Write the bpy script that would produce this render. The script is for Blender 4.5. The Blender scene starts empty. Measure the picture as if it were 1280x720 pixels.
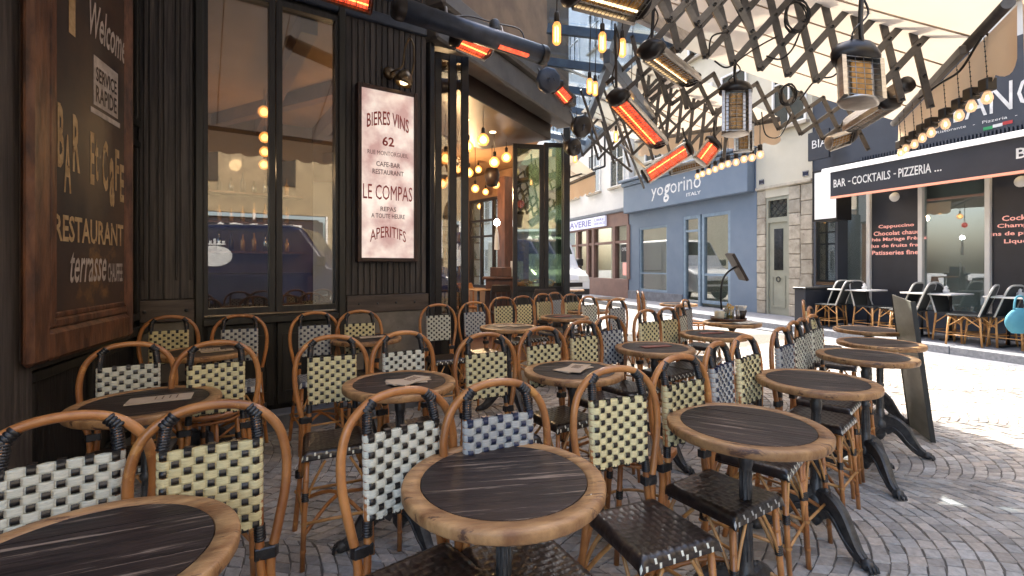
import bpy, bmesh, math, random
from mathutils import Vector, Matrix
PI=math.pi; R=math.radians
random.seed(7)
S=bpy.context.scene
COL=S.collection
# ------------------------------------------------------------------ camera
CH=1.31; FP=600.0; HY=332.0
cd=bpy.data.cameras.new('camera'); cam=bpy.data.objects.new('camera',cd); COL.objects.link(cam)
cam.location=(0,0,CH); cam.rotation_euler=(R(90),0,0)
cd.sensor_width=36; cd.lens=FP/1280*36; cd.shift_y=-(360-HY)/1280
cd.clip_start=0.05; cd.clip_end=500
S.camera=cam
# ------------------------------------------------------------------ light
SUN_DIR=Vector((-0.20,0.70,0.86)).normalized()      # towards the sun
w=bpy.data.worlds.new('World'); S.world=w; w.use_nodes=True
nt=w.node_tree; bg=nt.nodes['Background']
sk=nt.nodes.new('ShaderNodeTexSky'); sk.sky_type='NISHITA'; sk.sun_disc=False
sk.sun_elevation=math.asin(SUN_DIR.z); sk.sun_rotation=math.atan2(SUN_DIR.x,SUN_DIR.y)
sk.air_density=1.0; sk.dust_density=4.5; sk.ozone_density=0.5
nt.links.new(sk.outputs[0],bg.inputs[0]); bg.inputs[1].default_value=0.15
sd=bpy.data.lights.new('sun','SUN'); sd.energy=2.0; sd.angle=R(0.6); sd.color=(1,.93,.82)
so=bpy.data.objects.new('sun',sd); COL.objects.link(so)
so.rotation_euler=SUN_DIR.to_track_quat('Z','Y').to_euler()
S.view_settings.view_transform='Standard'; S.view_settings.look='None'
S.view_settings.exposure=2.6; S.view_settings.gamma=1
S.cycles.max_bounces=8; S.cycles.transparent_max_bounces=16
S.cycles.diffuse_bounces=4; S.cycles.glossy_bounces=4; S.cycles.transmission_bounces=4
S.cycles.sample_clamp_indirect=6; S.cycles.caustics_reflective=False; S.cycles.caustics_refractive=False

# ------------------------------------------------------------------ materials
class NT:
    def __init__(s,name):
        s.m=bpy.data.materials.new(name); s.m.use_nodes=True; s.t=s.m.node_tree; s.n=s.t.nodes
        s.b=s.n['Principled BSDF']; s.out=s.n['Material Output']
    def new(s,t): return s.n.new(t)
    def l(s,a,b): s.t.links.new(a,b)
def rgb(c): return (c[0],c[1],c[2],1)
def pm(name,c1,c2=None,scale=8,rough=.6,bump=0,stretch=(1,1,1),metal=0,coat=0,detail=5,lo=.35,hi=.65,
       rvar=0,c3=None,t3=.62,scale3=2,objrand=0,coords='Object',spec=.5,bscale=None,tint=False,stretch3=(1,1,1),t3w=.06):
    k=NT(name); b=k.b
    b.inputs['Roughness'].default_value=rough; b.inputs['Metallic'].default_value=metal
    b.inputs['Coat Weight'].default_value=coat; b.inputs['Specular IOR Level'].default_value=spec
    c2=c2 or tuple(x*.75 for x in c1)
    tc=k.new('ShaderNodeTexCoord'); mp=k.new('ShaderNodeMapping'); mp.inputs['Scale'].default_value=stretch
    wc=k.new('ShaderNodeNewGeometry').outputs['Position'] if coords=='World' else tc.outputs[coords]
    k.l(wc,mp.inputs['Vector'])
    if objrand:
        oi=k.new('ShaderNodeObjectInfo'); ml=k.new('ShaderNodeMath'); ml.operation='MULTIPLY'; ml.inputs[1].default_value=37
        k.l(oi.outputs['Random'],ml.inputs[0]); k.l(ml.outputs[0],mp.inputs['Location'])
    nz=k.new('ShaderNodeTexNoise'); nz.inputs['Scale'].default_value=scale; nz.inputs['Detail'].default_value=detail
    nz.inputs['Roughness'].default_value=.62
    k.l(mp.outputs[0],nz.inputs['Vector'])
    cr=k.new('ShaderNodeValToRGB'); cr.color_ramp.elements[0].position=lo; cr.color_ramp.elements[1].position=hi
    cr.color_ramp.elements[0].color=rgb(c2); cr.color_ramp.elements[1].color=rgb(c1)
    k.l(nz.outputs['Fac'],cr.inputs[0]); col=cr.outputs[0]
    if c3:
        m3=k.new('ShaderNodeMapping'); m3.inputs['Scale'].default_value=stretch3
        k.l(wc,m3.inputs['Vector'])
        if objrand: k.l(ml.outputs[0],m3.inputs['Location'])
        n3=k.new('ShaderNodeTexNoise'); n3.inputs['Scale'].default_value=scale3; n3.inputs['Detail'].default_value=7
        n3.inputs['Roughness'].default_value=.7; k.l(m3.outputs[0],n3.inputs['Vector'])
        r3=k.new('ShaderNodeValToRGB'); r3.color_ramp.elements[0].position=t3; r3.color_ramp.elements[1].position=t3+t3w
        k.l(n3.outputs['Fac'],r3.inputs[0])
        mx=k.new('ShaderNodeMixRGB'); k.l(r3.outputs[0],mx.inputs[0]); k.l(col,mx.inputs[1]); mx.inputs[2].default_value=rgb(c3)
        col=mx.outputs[0]
    if objrand:
        hv=k.new('ShaderNodeHueSaturation'); mr=k.new('ShaderNodeMapRange'); mr.inputs['To Min'].default_value=1-objrand; mr.inputs['To Max'].default_value=1+objrand
        k.l(oi.outputs['Random'],mr.inputs['Value']); k.l(mr.outputs[0],hv.inputs['Value']); k.l(col,hv.inputs['Color']); col=hv.outputs[0]
    if tint:
        at=k.new('ShaderNodeAttribute'); at.attribute_name='tint'
        mm=k.new('ShaderNodeMixRGB'); mm.blend_type='MULTIPLY'; mm.inputs[0].default_value=1
        k.l(col,mm.inputs[1]); k.l(at.outputs['Color'],mm.inputs[2]); col=mm.outputs[0]
    k.l(col,b.inputs['Base Color'])
    if rvar:
        mr=k.new('ShaderNodeMapRange'); mr.inputs['To Min'].default_value=max(0,rough-rvar); mr.inputs['To Max'].default_value=min(1,rough+rvar)
        k.l(nz.outputs['Fac'],mr.inputs['Value']); k.l(mr.outputs[0],b.inputs['Roughness'])
    if bump:
        bp=k.new('ShaderNodeBump'); bp.inputs['Strength'].default_value=bump; bp.inputs['Distance'].default_value=.01
        if bscale:
            nb=k.new('ShaderNodeTexNoise'); nb.inputs['Scale'].default_value=bscale; nb.inputs['Detail'].default_value=4
            k.l(mp.outputs[0],nb.inputs['Vector']); k.l(nb.outputs['Fac'],bp.inputs['Height'])
        else: k.l(nz.outputs['Fac'],bp.inputs['Height'])
        k.l(bp.outputs[0],b.inputs['Normal'])
    return k.m
def emit(name,c,strength,c2=None,scale=5,base=(.8,.8,.8)):
    k=NT(name); k.b.inputs['Base Color'].default_value=rgb(base)
    k.b.inputs['Emission Strength'].default_value=strength
    k.b.inputs['Emission Color'].default_value=rgb(c); k.b.inputs['Roughness'].default_value=.5
    if c2:
        nz=k.new('ShaderNodeTexNoise'); nz.inputs['Scale'].default_value=scale; nz.inputs['Detail'].default_value=6
        tc=k.new('ShaderNodeTexCoord'); k.l(tc.outputs['Object'],nz.inputs['Vector'])
        cr=k.new('ShaderNodeValToRGB'); cr.color_ramp.elements[0].position=.35; cr.color_ramp.elements[1].position=.62
        cr.color_ramp.elements[0].color=rgb(c2); cr.color_ramp.elements[1].color=rgb(c)
        k.l(nz.outputs['Fac'],cr.inputs[0]); k.l(cr.outputs[0],k.b.inputs['Emission Color']); k.l(cr.outputs[0],k.b.inputs['Base Color'])
    return k.m
def glass(name,refl=.25,tint=(.9,.95,.95),rough=0.0,edge=.6):
    k=NT(name); k.n.remove(k.b)
    tr=k.new('ShaderNodeBsdfTransparent'); tr.inputs[0].default_value=rgb(tint)
    gl=k.new('ShaderNodeBsdfGlossy'); gl.inputs['Roughness'].default_value=rough
    lw=k.new('ShaderNodeLayerWeight'); lw.inputs[0].default_value=.5
    mr=k.new('ShaderNodeMapRange'); mr.inputs['To Min'].default_value=refl; mr.inputs['To Max'].default_value=edge
    k.l(lw.outputs['Facing'],mr.inputs['Value'])
    mx=k.new('ShaderNodeMixShader'); k.l(mr.outputs[0],mx.inputs[0]); k.l(tr.outputs[0],mx.inputs[1]); k.l(gl.outputs[0],mx.inputs[2])
    k.l(mx.outputs[0],k.out.inputs[0]); return k.m
def cloth(name,c1,c2,trans=.5):
    k=NT(name); k.n.remove(k.b)
    tc=k.new('ShaderNodeTexCoord'); nz=k.new('ShaderNodeTexNoise'); nz.inputs['Scale'].default_value=1.3; nz.inputs['Detail'].default_value=8
    k.l(tc.outputs['Object'],nz.inputs['Vector'])
    cr=k.new('ShaderNodeValToRGB'); cr.color_ramp.elements[0].position=.3; cr.color_ramp.elements[1].position=.7
    cr.color_ramp.elements[0].color=rgb(c2); cr.color_ramp.elements[1].color=rgb(c1); k.l(nz.outputs['Fac'],cr.inputs[0])
    d=k.new('ShaderNodeBsdfDiffuse'); t=k.new('ShaderNodeBsdfTranslucent'); mx=k.new('ShaderNodeMixShader'); mx.inputs[0].default_value=trans
    k.l(cr.outputs[0],d.inputs[0]); k.l(cr.outputs[0],t.inputs[0]); k.l(d.outputs[0],mx.inputs[1]); k.l(t.outputs[0],mx.inputs[2])
    n2=k.new('ShaderNodeTexNoise'); n2.inputs['Scale'].default_value=60; k.l(tc.outputs['Object'],n2.inputs['Vector'])
    bp=k.new('ShaderNodeBump'); bp.inputs['Strength'].default_value=.15; k.l(n2.outputs['Fac'],bp.inputs['Height']); k.l(bp.outputs[0],d.inputs['Normal'])
    k.l(mx.outputs[0],k.out.inputs[0]); return k.m
M={}
M['sett']=pm('sett_stone',(.53,.49,.45),(.38,.35,.315),scale=35,rough=.72,bump=.5,rvar=.15,tint=True,spec=.4,c3=(.28,.26,.235),t3=.5,t3w=.22,scale3=1.4,coords='World')
M['mortar']=pm('mortar',(.20,.18,.155),(.13,.115,.10),scale=30,rough=.95,bump=.4)
M['asphalt']=pm('road_setts',(.33,.32,.30),(.2,.19,.18),scale=12,rough=.8,bump=.3)
M['kerb']=pm('kerb_granite',(.30,.31,.33),(.2,.21,.23),scale=25,rough=.7,bump=.2)
M['pave']=pm('pavement_stone',(.22,.23,.26),(.14,.15,.17),scale=6,rough=.75,bump=.15)
M['blackwood']=pm('black_painted_wood',(.030,.028,.027),(.012,.011,.011),scale=3,rough=.42,bump=.35,stretch=(9,9,.7),rvar=.12,bscale=6)
M['plank']=pm('weathered_dark_plank',(.10,.085,.077),(.035,.030,.029),scale=3,rough=.55,bump=.5,stretch=(14,14,.6),objrand=.3,c3=(.13,.10,.08),t3=.66,scale3=4,stretch3=(12,12,.5))
M['greenwood']=pm('dark_green_wood',(.038,.036,.030),(.018,.018,.016),scale=3,rough=.45,bump=.3,stretch=(8,8,.6),rvar=.1)
M['stonepanel']=pm('stone_panel',(.26,.235,.20),(.17,.15,.125),scale=5,rough=.8,bump=.25,c3=(.12,.10,.085),t3=.62)
M['brownplate']=pm('brown_timber_plate',(.11,.085,.07),(.055,.04,.034),scale=3,rough=.5,bump=.4,stretch=(1,1,8))
M['boardframe']=pm('red_brown_frame_wood',(.22,.095,.048),(.055,.024,.017),scale=3,rough=.42,bump=.6,stretch=(6,6,1.5),coat=.15,detail=8)
M['boardface']=pm('chalkboard_face',(.085,.045,.030),(.022,.022,.027),scale=1.6,rough=.5,bump=.25,detail=9,c3=(.20,.10,.035),t3=.6,scale3=1.3)
M['gold']=pm('faded_gold_lettering',(.62,.45,.25),(.42,.27,.13),scale=18,rough=.7,c3=(.16,.09,.05),t3=.6,scale3=14)
M['chalk']=pm('chalk_lettering',(.62,.55,.50),(.42,.36,.32),scale=18,rough=.8)
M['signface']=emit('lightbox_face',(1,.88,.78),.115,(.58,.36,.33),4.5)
M['signred']=pm('dark_red_print',(.42,.055,.045),(.30,.035,.03),rough=.6)
M['signgrey']=pm('grey_brown_print',(.22,.11,.10),rough=.6)
M['darkbrown']=pm('dark_brown_frame',(.06,.028,.02),(.03,.015,.012),scale=4,rough=.45,bump=.2)
M['rattan']=pm('rattan_cane',(.54,.235,.072),(.30,.11,.032),scale=7,rough=.33,bump=.12,coat=.35,objrand=.16,c3=(.62,.30,.09),t3=.6,scale3=11,stretch=(1,1,1))
M['thincane']=pm('thin_pale_cane',(.62,.33,.11),(.40,.19,.06),scale=14,rough=.4,coat=.3,objrand=.12)
M['binding']=pm('black_cord_binding',(.018,.018,.02),(.008,.008,.009),scale=60,rough=.3,bump=.3,coat=.3)
def weave(name,c1,c2): return pm(name,c1,c2,scale=90,rough=.42,bump=.25,objrand=.12,spec=.5,stretch=(.3,1,3))
M['wcream']=weave('cream_woven_strap',(.86,.78,.46),(.70,.61,.33))
M['wwhite']=weave('off_white_woven_strap',(.78,.77,.66),(.58,.60,.52))
M['wblue']=weave('blue_grey_woven_strap',(.56,.57,.55),(.43,.45,.45))
M['wblack']=pm('black_woven_strap',(.020,.017,.016),(.008,.007,.007),scale=50,rough=.3,bump=.3,coat=.2,objrand=.1)
M['wnavy']=pm('navy_woven_strap',(.03,.045,.10),(.015,.02,.05),scale=50,rough=.35,bump=.2)
M['seatblack']=pm('dark_woven_seat',(.030,.021,.018),(.011,.008,.008),scale=45,rough=.30,bump=.25,coat=.25,objrand=.2)
M['rim']=pm('worn_oak_rim',(.52,.30,.13),(.22,.10,.04),scale=9,rough=.5,bump=.5,objrand=.14,detail=12,stretch=(1,3.2,1),c3=(.09,.04,.022),t3=.575,scale3=9,stretch3=(1,4,2),coat=.1,rvar=.12)
M['tabletop']=pm('dark_stained_top',(.036,.024,.021),(.013,.009,.009),scale=4,rough=.5,bump=.35,stretch=(1,9,9),objrand=.2,c3=(.24,.18,.14),t3=.57,scale3=3.4,stretch3=(.7,20,20),t3w=.06,rvar=.12,spec=.3)
M['iron']=pm('black_cast_iron',(.095,.093,.09),(.035,.035,.038),scale=18,rough=.42,bump=.35,metal=.35,rvar=.12)
M['steel']=pm('brushed_steel',(.55,.53,.50),(.38,.36,.34),scale=12,rough=.28,metal=.9,stretch=(1,1,6))
M['lattice']=pm('lacquered_awning_arm',(.125,.115,.108),(.085,.078,.073),scale=14,rough=.42,metal=.25)
M['rivet']=pm('rivet_steel',(.4,.38,.36),rough=.3,metal=.9)
M['blackmetal']=pm('black_metal',(.02,.02,.022),(.012,.012,.014),scale=20,rough=.35,metal=.2)
M['blackplastic']=pm('black_plastic',(.018,.014,.013),rough=.35,scale=20)
M['blueblack']=pm('blue_black_metal',(.05,.065,.10),(.03,.04,.06),scale=8,rough=.4,metal=.2)
M['canopysteel']=pm('slate_blue_steel',(.12,.17,.24),(.08,.11,.16),scale=6,rough=.45,metal=.2)
M['fascia']=pm('grey_fascia_paint',(.13,.118,.11),(.085,.078,.075),scale=4,rough=.45,bump=.1)
M['fasciawall']=pm('brown_render',(.24,.17,.11),(.16,.11,.075),scale=3,rough=.8,bump=.3)
M['awning']=cloth('beige_awning_canvas',(.71,.62,.50),(.66,.56,.44),.42)
M['valance']=cloth('beige_valance_canvas',(.76,.60,.44),(.70,.54,.38),.5)
M['seam']=pm('canvas_seam',(.55,.42,.31),rough=.8)
M['hot']=emit('glowing_element',(1,.26,.06),1.1,base=(.6,.15,.05))
M['hot2']=emit('red_hot_plate',(1,.12,.045),.27,(.55,.045,.02),22,base=(.5,.1,.05))
M['amberel']=pm('amber_element_glass',(.45,.25,.07),(.25,.13,.04),scale=30,rough=.25,metal=.3)
M['glowwarm']=emit('lit_warm_element',(1,.72,.38),.7,base=(.6,.4,.2))
M['bulb']=emit('lit_filament_glass',(1,.40,.10),.34,base=(.5,.3,.15))
M['bulbglobe']=emit('lit_globe',(1,.42,.10),.34,base=(.5,.3,.15))
M['core']=emit('filament_core',(1,.72,.36),1.6)
M['bulbpale']=emit('pale_lit_bulb',(1,.62,.40),.18,base=(.4,.35,.3))
M['sunburst']=emit('bright_lamp',(1,.96,.88),14)
M['glasswin']=glass('window_glass',.135,(.72,.70,.66),0,.7)
M['glassfar']=glass('shop_glass',.11,(.78,.84,.84),0,.7)
M['glassclear']=glass('clear_shop_glass',.05,(.9,.93,.88),0,.4)
M['glassgreen']=glass('green_tinted_glass',.30,(.42,.52,.38),.03,.7)
M['glasscanopy']=glass('canopy_glass',.08,(.84,.92,.98),.02,.4)
M['warmceil']=pm('amber_plaster',(.34,.19,.09),(.22,.12,.05),scale=1.2,rough=.7,bump=.1)
M['darkwall']=pm('dark_brown_wallpaper',(.09,.055,.035),(.05,.03,.02),scale=2,rough=.6)
M['warmwall']=pm('warm_interior_wall',(.36,.20,.10),(.22,.12,.06),scale=1,rough=.75)
M['interwood']=pm('interior_brown_wood',(.13,.055,.03),(.06,.026,.016),scale=3,rough=.4,bump=.2,stretch=(3,3,1))
M['interdark']=pm('dark_interior_wood',(.035,.02,.015),(.016,.011,.009),scale=3,rough=.4)
M['bluewall']=pm('slate_blue_shopfront',(.165,.215,.285),(.14,.19,.26),scale=2,rough=.5)
M['blueframe']=pm('pale_blue_frame',(.25,.34,.43),rough=.45)
M['white']=pm('white_paint',(.78,.78,.76),(.7,.7,.69),scale=3,rough=.5)
M['letterwhite']=pm('white_lettering',(.85,.85,.84),rough=.5)
M['letterpink']=emit('pink_lit_lettering',(1,.48,.42),.09,base=(.7,.3,.25))
M['creamwall']=pm('cream_render',(.60,.56,.46),(.54,.50,.40),scale=1.5,rough=.85,bump=.15)
M['whitewall']=pm('white_render',(.72,.72,.71),(.64,.64,.64),scale=1.2,rough=.85,bump=.1)
M['limestone']=pm('limestone_block',(.48,.43,.35),(.32,.28,.22),scale=7,rough=.85,bump=.5,objrand=.16,c3=(.22,.19,.16),t3=.62,scale3=5)
M['olivedoor']=pm('grey_green_door',(.34,.34,.27),(.29,.29,.23),scale=4,rough=.55,bump=.1)
M['navysign']=pm('dark_navy_sign',(.022,.026,.040),(.017,.02,.03),scale=2,rough=.45)
M['darksign']=pm('charcoal_sign',(.045,.055,.075),(.035,.042,.06),scale=2,rough=.6)
M['salmon']=emit('salmon_light_strip',(1,.36,.22),.07,base=(.8,.35,.25))
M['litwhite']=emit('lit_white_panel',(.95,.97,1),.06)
M['lavender']=emit('lavender_sign_face',(.72,.76,1),.06,base=(.6,.63,.8))
M['purple']=pm('violet_lettering',(.16,.15,.42),rough=.5)
M['brownfront']=pm('brown_shopfront',(.24,.14,.11),(.19,.11,.09),scale=3,rough=.5)
M['litroom']=emit('lit_shop_wall',(1,.96,.60),.17,(.72,.78,.42),1.0,base=(.6,.6,.4))
M['greyroom']=pm('grey_shop_interior',(.25,.26,.27),(.13,.14,.16),scale=.8,rough=.7)
M['greymetal']=pm('grey_metal',(.30,.32,.34),rough=.35,metal=.6)
M['vanwhite']=pm('white_van_paint',(.75,.76,.78),(.72,.73,.75),rough=.25,coat=.5)
M['vanblue']=pm('navy_van_paint',(.010,.017,.055),(.009,.014,.045),rough=.22,coat=.6)
M['tyre']=pm('tyre_rubber',(.02,.02,.02),rough=.8)
M['carglass']=pm('dark_car_glass',(.04,.05,.05),rough=.08,spec=.8)
M['paper']=pm('kraft_menu_paper',(.58,.46,.34),(.50,.39,.28),scale=6,rough=.8,objrand=.12)
M['paperprint']=pm('printed_menu_text',(.22,.13,.09),rough=.8)
M['redpaper']=pm('reddish_menu_card',(.30,.11,.09),rough=.6)
M['ceramic']=pm('glazed_ceramic',(.62,.58,.46),rough=.3,coat=.3)
M['yellow']=pm('yellow_packets',(.75,.45,.06),(.6,.33,.04),scale=30,rough=.6)
M['turq']=pm('turquoise_cloth',(.08,.30,.40),(.05,.22,.32),scale=3,rough=.7)
M['oliveboard']=pm('olive_grey_board',(.20,.21,.18),(.14,.15,.13),scale=4,rough=.5,bump=.2,stretch=(1,1,3))
M['aluchair']=pm('pale_chair_frame',(.55,.55,.53),rough=.35,metal=.3)
M['greytex']=pm('black_textilene',(.03,.035,.035),(.02,.022,.022),scale=80,rough=.6,bump=.3)
M['brass']=pm('old_brass',(.28,.2,.11),(.12,.09,.06),scale=12,rough=.3,metal=.9)
M['slateroof']=pm('zinc_roof',(.16,.18,.21),rough=.5)
M['shutter']=pm('rust_brown_shutter',(.22,.12,.06),(.15,.08,.04),scale=8,rough=.6)
M['stonewarm']=pm('warm_cut_stone',(.40,.32,.20),(.30,.24,.15),scale=3,rough=.85,bump=.2)
M['greenleaf']=pm('leaf',(.05,.10,.03),rough=.5)
M['redlamp']=emit('red_lamp',(1,.06,.04),.2,base=(.6,.05,.05))
M['flaggreen']=pm('flag_green',(.03,.35,.12),rough=.5); M['flagred']=pm('flag_red',(.6,.05,.05),rough=.5)

# ------------------------------------------------------------------ mesh builder
class MB:
    def __init__(s): s.v=[]; s.f=[]; s.mi=[]; s.sm=[]
    def add(s,vs,fs,mi=0,sm=False):
        o=len(s.v); s.v+= [Vector(v) for v in vs]
        for f in fs: s.f.append([i+o for i in f]); s.mi.append(mi); s.sm.append(sm)
        return s
    def hexa(s,p,mi=0):   # 8 points: bottom 4 ccw, top 4 ccw
        return s.add(p,[(3,2,1,0),(4,5,6,7),(0,1,5,4),(1,2,6,5),(2,3,7,6),(3,0,4,7)],mi)
    def box(s,x0,x1,y0,y1,z0,z1,mi=0):
        return s.hexa([(x0,y0,z0),(x1,y0,z0),(x1,y1,z0),(x0,y1,z0),(x0,y0,z1),(x1,y0,z1),(x1,y1,z1),(x0,y1,z1)],mi)
    def bar(s,a,b,w,h,up=(0,0,1),mi=0):
        a=Vector(a); b=Vector(b); d=(b-a).normalized(); up=Vector(up)
        x=d.cross(up)
        if x.length<1e-4: x=d.cross(Vector((0,1,0)))
        x.normalize(); u=x.cross(d).normalized()
        P=[]
        for q in (a,b):
            for sx,su in ((-1,-1),(1,-1),(1,1),(-1,1)): P.append(q+x*sx*w/2+u*su*h/2)
        return s.hexa(P,mi)
    def tube(s,pts,r,seg=8,mi=0,cap=True,closed=False):
        pts=[Vector(p) for p in pts]; n=len(pts)
        rs=r if isinstance(r,(list,tuple)) else [r]*n
        vs=[]; prev=None
        for i,p in enumerate(pts):
            if closed: t=(pts[(i+1)%n]-pts[i-1])
            else: t=pts[min(i+1,n-1)]-pts[max(i-1,0)]
            if t.length<1e-9: t=Vector((0,0,1))
            t.normalize()
            if prev is None:
                a=Vector((0,0,1)) if abs(t.z)<.9 else Vector((1,0,0)); x=t.cross(a).normalized()
            else:
                x=prev-t*prev.dot(t); x.normalize()
            prev=x; y=t.cross(x)
            for k in range(seg):
                an=2*PI*k/seg; vs.append(p+(x*math.cos(an)+y*math.sin(an))*rs[i])
        fs=[]; m=n if closed else n-1
        for i in range(m):
            for k in range(seg):
                a=i*seg+k; b=i*seg+(k+1)%seg; j=(i+1)%n
                fs.append((a,b,j*seg+(k+1)%seg,j*seg+k))
        s.add(vs,fs,mi,True)
        if cap and not closed:
            o=len(s.v)-len(vs)
            s.f.append([o+k for k in range(seg)][::-1]); s.mi.append(mi); s.sm.append(False)
            s.f.append([o+(n-1)*seg+k for k in range(seg)]); s.mi.append(mi); s.sm.append(False)
        return s
    def lathe(s,prof,seg=24,c=(0,0,0),axis=None,mi=0,sm=True):
        c=Vector(c); q=Vector((0,0,1)).rotation_difference(Vector(axis)) if axis is not None else None
        vs=[]
        for r,z in prof:
            for k in range(seg):
                a=2*PI*k/seg; v=Vector((r*math.cos(a),r*math.sin(a),z))
                if q: v=q@v
                vs.append(v+c)
        fs=[]
        for i in range(len(prof)-1):
            for k in range(seg):
                fs.append((i*seg+k,i*seg+(k+1)%seg,(i+1)*seg+(k+1)%seg,(i+1)*seg+k))
        return s.add(vs,fs,mi,sm)
    def prism(s,poly,z0,z1,fn=None,mi=0):
        n=len(poly); fn=fn or (lambda x,y,z:(x,y,z))
        vs=[fn(x,y,z0) for x,y in poly]+[fn(x,y,z1) for x,y in poly]
        fs=[tuple(range(n))[::-1],tuple(range(n,2*n))]+[(i,(i+1)%n,n+(i+1)%n,n+i) for i in range(n)]
        return s.add(vs,fs,mi)
    def quad(s,a,b,c,d,mi=0): return s.add([a,b,c,d],[(0,1,2,3)],mi)
    def grid(s,fn,nu,nv,mi=0,sm=True,mifn=None):
        vs=[fn(i/nu,j/nv) for j in range(nv+1) for i in range(nu+1)]
        o=len(s.v); s.v+=[Vector(v) for v in vs]
        for j in range(nv):
            for i in range(nu):
                a=o+j*(nu+1)+i; s.f.append([a,a+1,a+nu+2,a+nu+1]); s.mi.append(mifn(i,j) if mifn else mi); s.sm.append(sm)
        return s
    def mesh(s,name,mats,bevel=0,off=None,recalc=True):
        me=bpy.data.meshes.new(name)
        off=Vector(off) if off is not None else Vector((0,0,0))
        me.from_pydata([v-off for v in s.v],[],s.f)
        for m in (mats if isinstance(mats,(list,tuple)) else [mats]): me.materials.append(m)
        me.polygons.foreach_set('material_index',s.mi); me.polygons.foreach_set('use_smooth',s.sm)
        if recalc or bevel:
            bm=bmesh.new(); bm.from_mesh(me)
            if recalc: bmesh.ops.recalc_face_normals(bm,faces=bm.faces)
            if bevel:
                es=[e for e in bm.edges if len(e.link_faces)==2 and e.calc_face_angle(0)>.6]
                bmesh.ops.bevel(bm,geom=es,offset=bevel,segments=1,affect='EDGES',clamp_overlap=True)
            bm.to_mesh(me); bm.free()
        me.update(); return me
    def build(s,name,mats,parent=None,bevel=0,label=None,kind=None):
        off=parent.matrix_world_loc if False else (Vector(wloc(parent)) if parent else None)
        o=bpy.data.objects.new(name,s.mesh(name,mats,bevel,off)); COL.objects.link(o)
        if parent: o.parent=parent
        if label: o['label']=label
        if kind: o['kind']=kind
        return o
def wloc(o):
    v=Vector(o.location)
    while o.parent: o=o.parent; v=v+Vector(o.location)
    return v
def thing(name,label,cat,loc=(0,0,0),group=None,rotz=0):
    o=bpy.data.objects.new(name,None); COL.objects.link(o); o.empty_display_size=.1
    o.location=loc; o.rotation_euler=(0,0,rotz); o['label']=label; o['category']=cat
    if group: o['group']=group
    return o
def tag(o,label,cat,group=None):
    o['label']=label; o['category']=cat
    if group: o['group']=group
    return o
def obj(name,me,parent=None,loc=(0,0,0),rot=(0,0,0)):
    o=bpy.data.objects.new(name,me); COL.objects.link(o); o.location=loc; o.rotation_euler=rot
    if parent: o.parent=parent
    return o
def copy_tree(o,parent=None):
    c=o.copy(); COL.objects.link(c); c.parent=parent
    for ch in CH_MAP.get(o.name,[]): copy_tree(ch,c)
    return c
CH_MAP={}
def learn(o):
    CH_MAP[o.name]=list(o.children)
    for c in o.children: learn(c)
def cat_rom(pts,n=5,closed=False):
    P=[Vector(p) for p in pts]; out=[]; m=len(P)
    for i in range(m if closed else m-1):
        p0=P[(i-1)%m] if (closed or i>0) else P[0]; p1=P[i]; p2=P[(i+1)%m]; p3=P[(i+2)%m] if (closed or i+2<m) else P[-1]
        for k in range(n):
            t=k/n; out.append(.5*((2*p1)+(p2-p0)*t+(2*p0-5*p1+4*p2-p3)*t*t+(3*p1-p0-3*p2+p3)*t**3))
    if not closed: out.append(P[-1])
    return out
# ------------------------------------------------------------------ places
def pt(px,py,Y): return Vector(((px-640)/FP*Y,Y,CH+(HY-py)/FP*Y))
class Frame:      # a wall: s to the right along it, d out of it towards the viewer, z up
    def __init__(s,o,u):
        s.o=Vector((o[0],o[1],0)); s.u=Vector((u[0],u[1],0)).normalized(); s.n=Vector((s.u.y,-s.u.x,0))
    def p(s,a,d,z): return s.o+s.u*a+s.n*d+Vector((0,0,z))
    def s(s,px,d=0):
        r=(px-640)/FP; o=s.o+s.n*d
        return (r*o.y-o.x)/(s.u.x-r*s.u.y)
    def z(s,px,py,d=0):
        q=s.p(s.s(px,d),d,0); return CH+(HY-py)/FP*q.y
    def box(s,mb,s0,s1,d0,d1,z0,z1,mi=0):
        mb.hexa([s.p(s0,d0,z0),s.p(s1,d0,z0),s.p(s1,d1,z0),s.p(s0,d1,z0),s.p(s0,d0,z1),s.p(s1,d0,z1),s.p(s1,d1,z1),s.p(s0,d1,z1)],mi); return mb
W2=Frame((-2.71,3.48),(.835,.55)); W1=Frame((-2.71,3.48),(-.333,1)); W3=Frame(tuple(W2.p(W2.s(532),0,0))[:2],(.56,1))
FF=Frame((6.2,12.1),(.367,-1)); RR=Frame((13.9,-4.6),(-.82,-.57))
_tc={}
def text_mesh(st,shear=0,bold=0):
    key=(st,shear,bold)
    if key not in _tc:
        cu=bpy.data.curves.new('t','FONT'); cu.body=st; cu.shear=shear; cu.offset=bold; cu.resolution_u=2
        o=bpy.data.objects.new('t',cu); COL.objects.link(o)
        dg=bpy.context.evaluated_depsgraph_get(); me=bpy.data.meshes.new_from_object(o.evaluated_get(dg))
        vs=[v.co.copy() for v in me.vertices]; fs=[tuple(p.vertices) for p in me.polygons]
        bpy.data.objects.remove(o); bpy.data.curves.remove(cu); bpy.data.meshes.remove(me)
        x0=min(v.x for v in vs); x1=max(v.x for v in vs); y0=min(v.y for v in vs); y1=max(v.y for v in vs)
        _tc[key]=([((v.x-x0)/(x1-x0),(v.y-y0)/(y1-y0)) for v in vs],fs)
    return _tc[key]
def text_on(F,st,s0,s1,z0,z1,d,mat,parent,warp=None,shear=0,bold=0,name='lettering'):
    vs,fs=text_mesh(st,shear,bold); m=MB(); P=[]
    for x,y in vs:
        zz=z0+(z1-z0)*y
        if warp: zz+=warp(x)
        P.append(F.p(s0+(s1-s0)*x,d,zz))
    m.add(P,fs)
    me=m.mesh(name,mat,off=wloc(parent) if parent else None,recalc=False)
    o=obj(name,me,parent); return o
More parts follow.
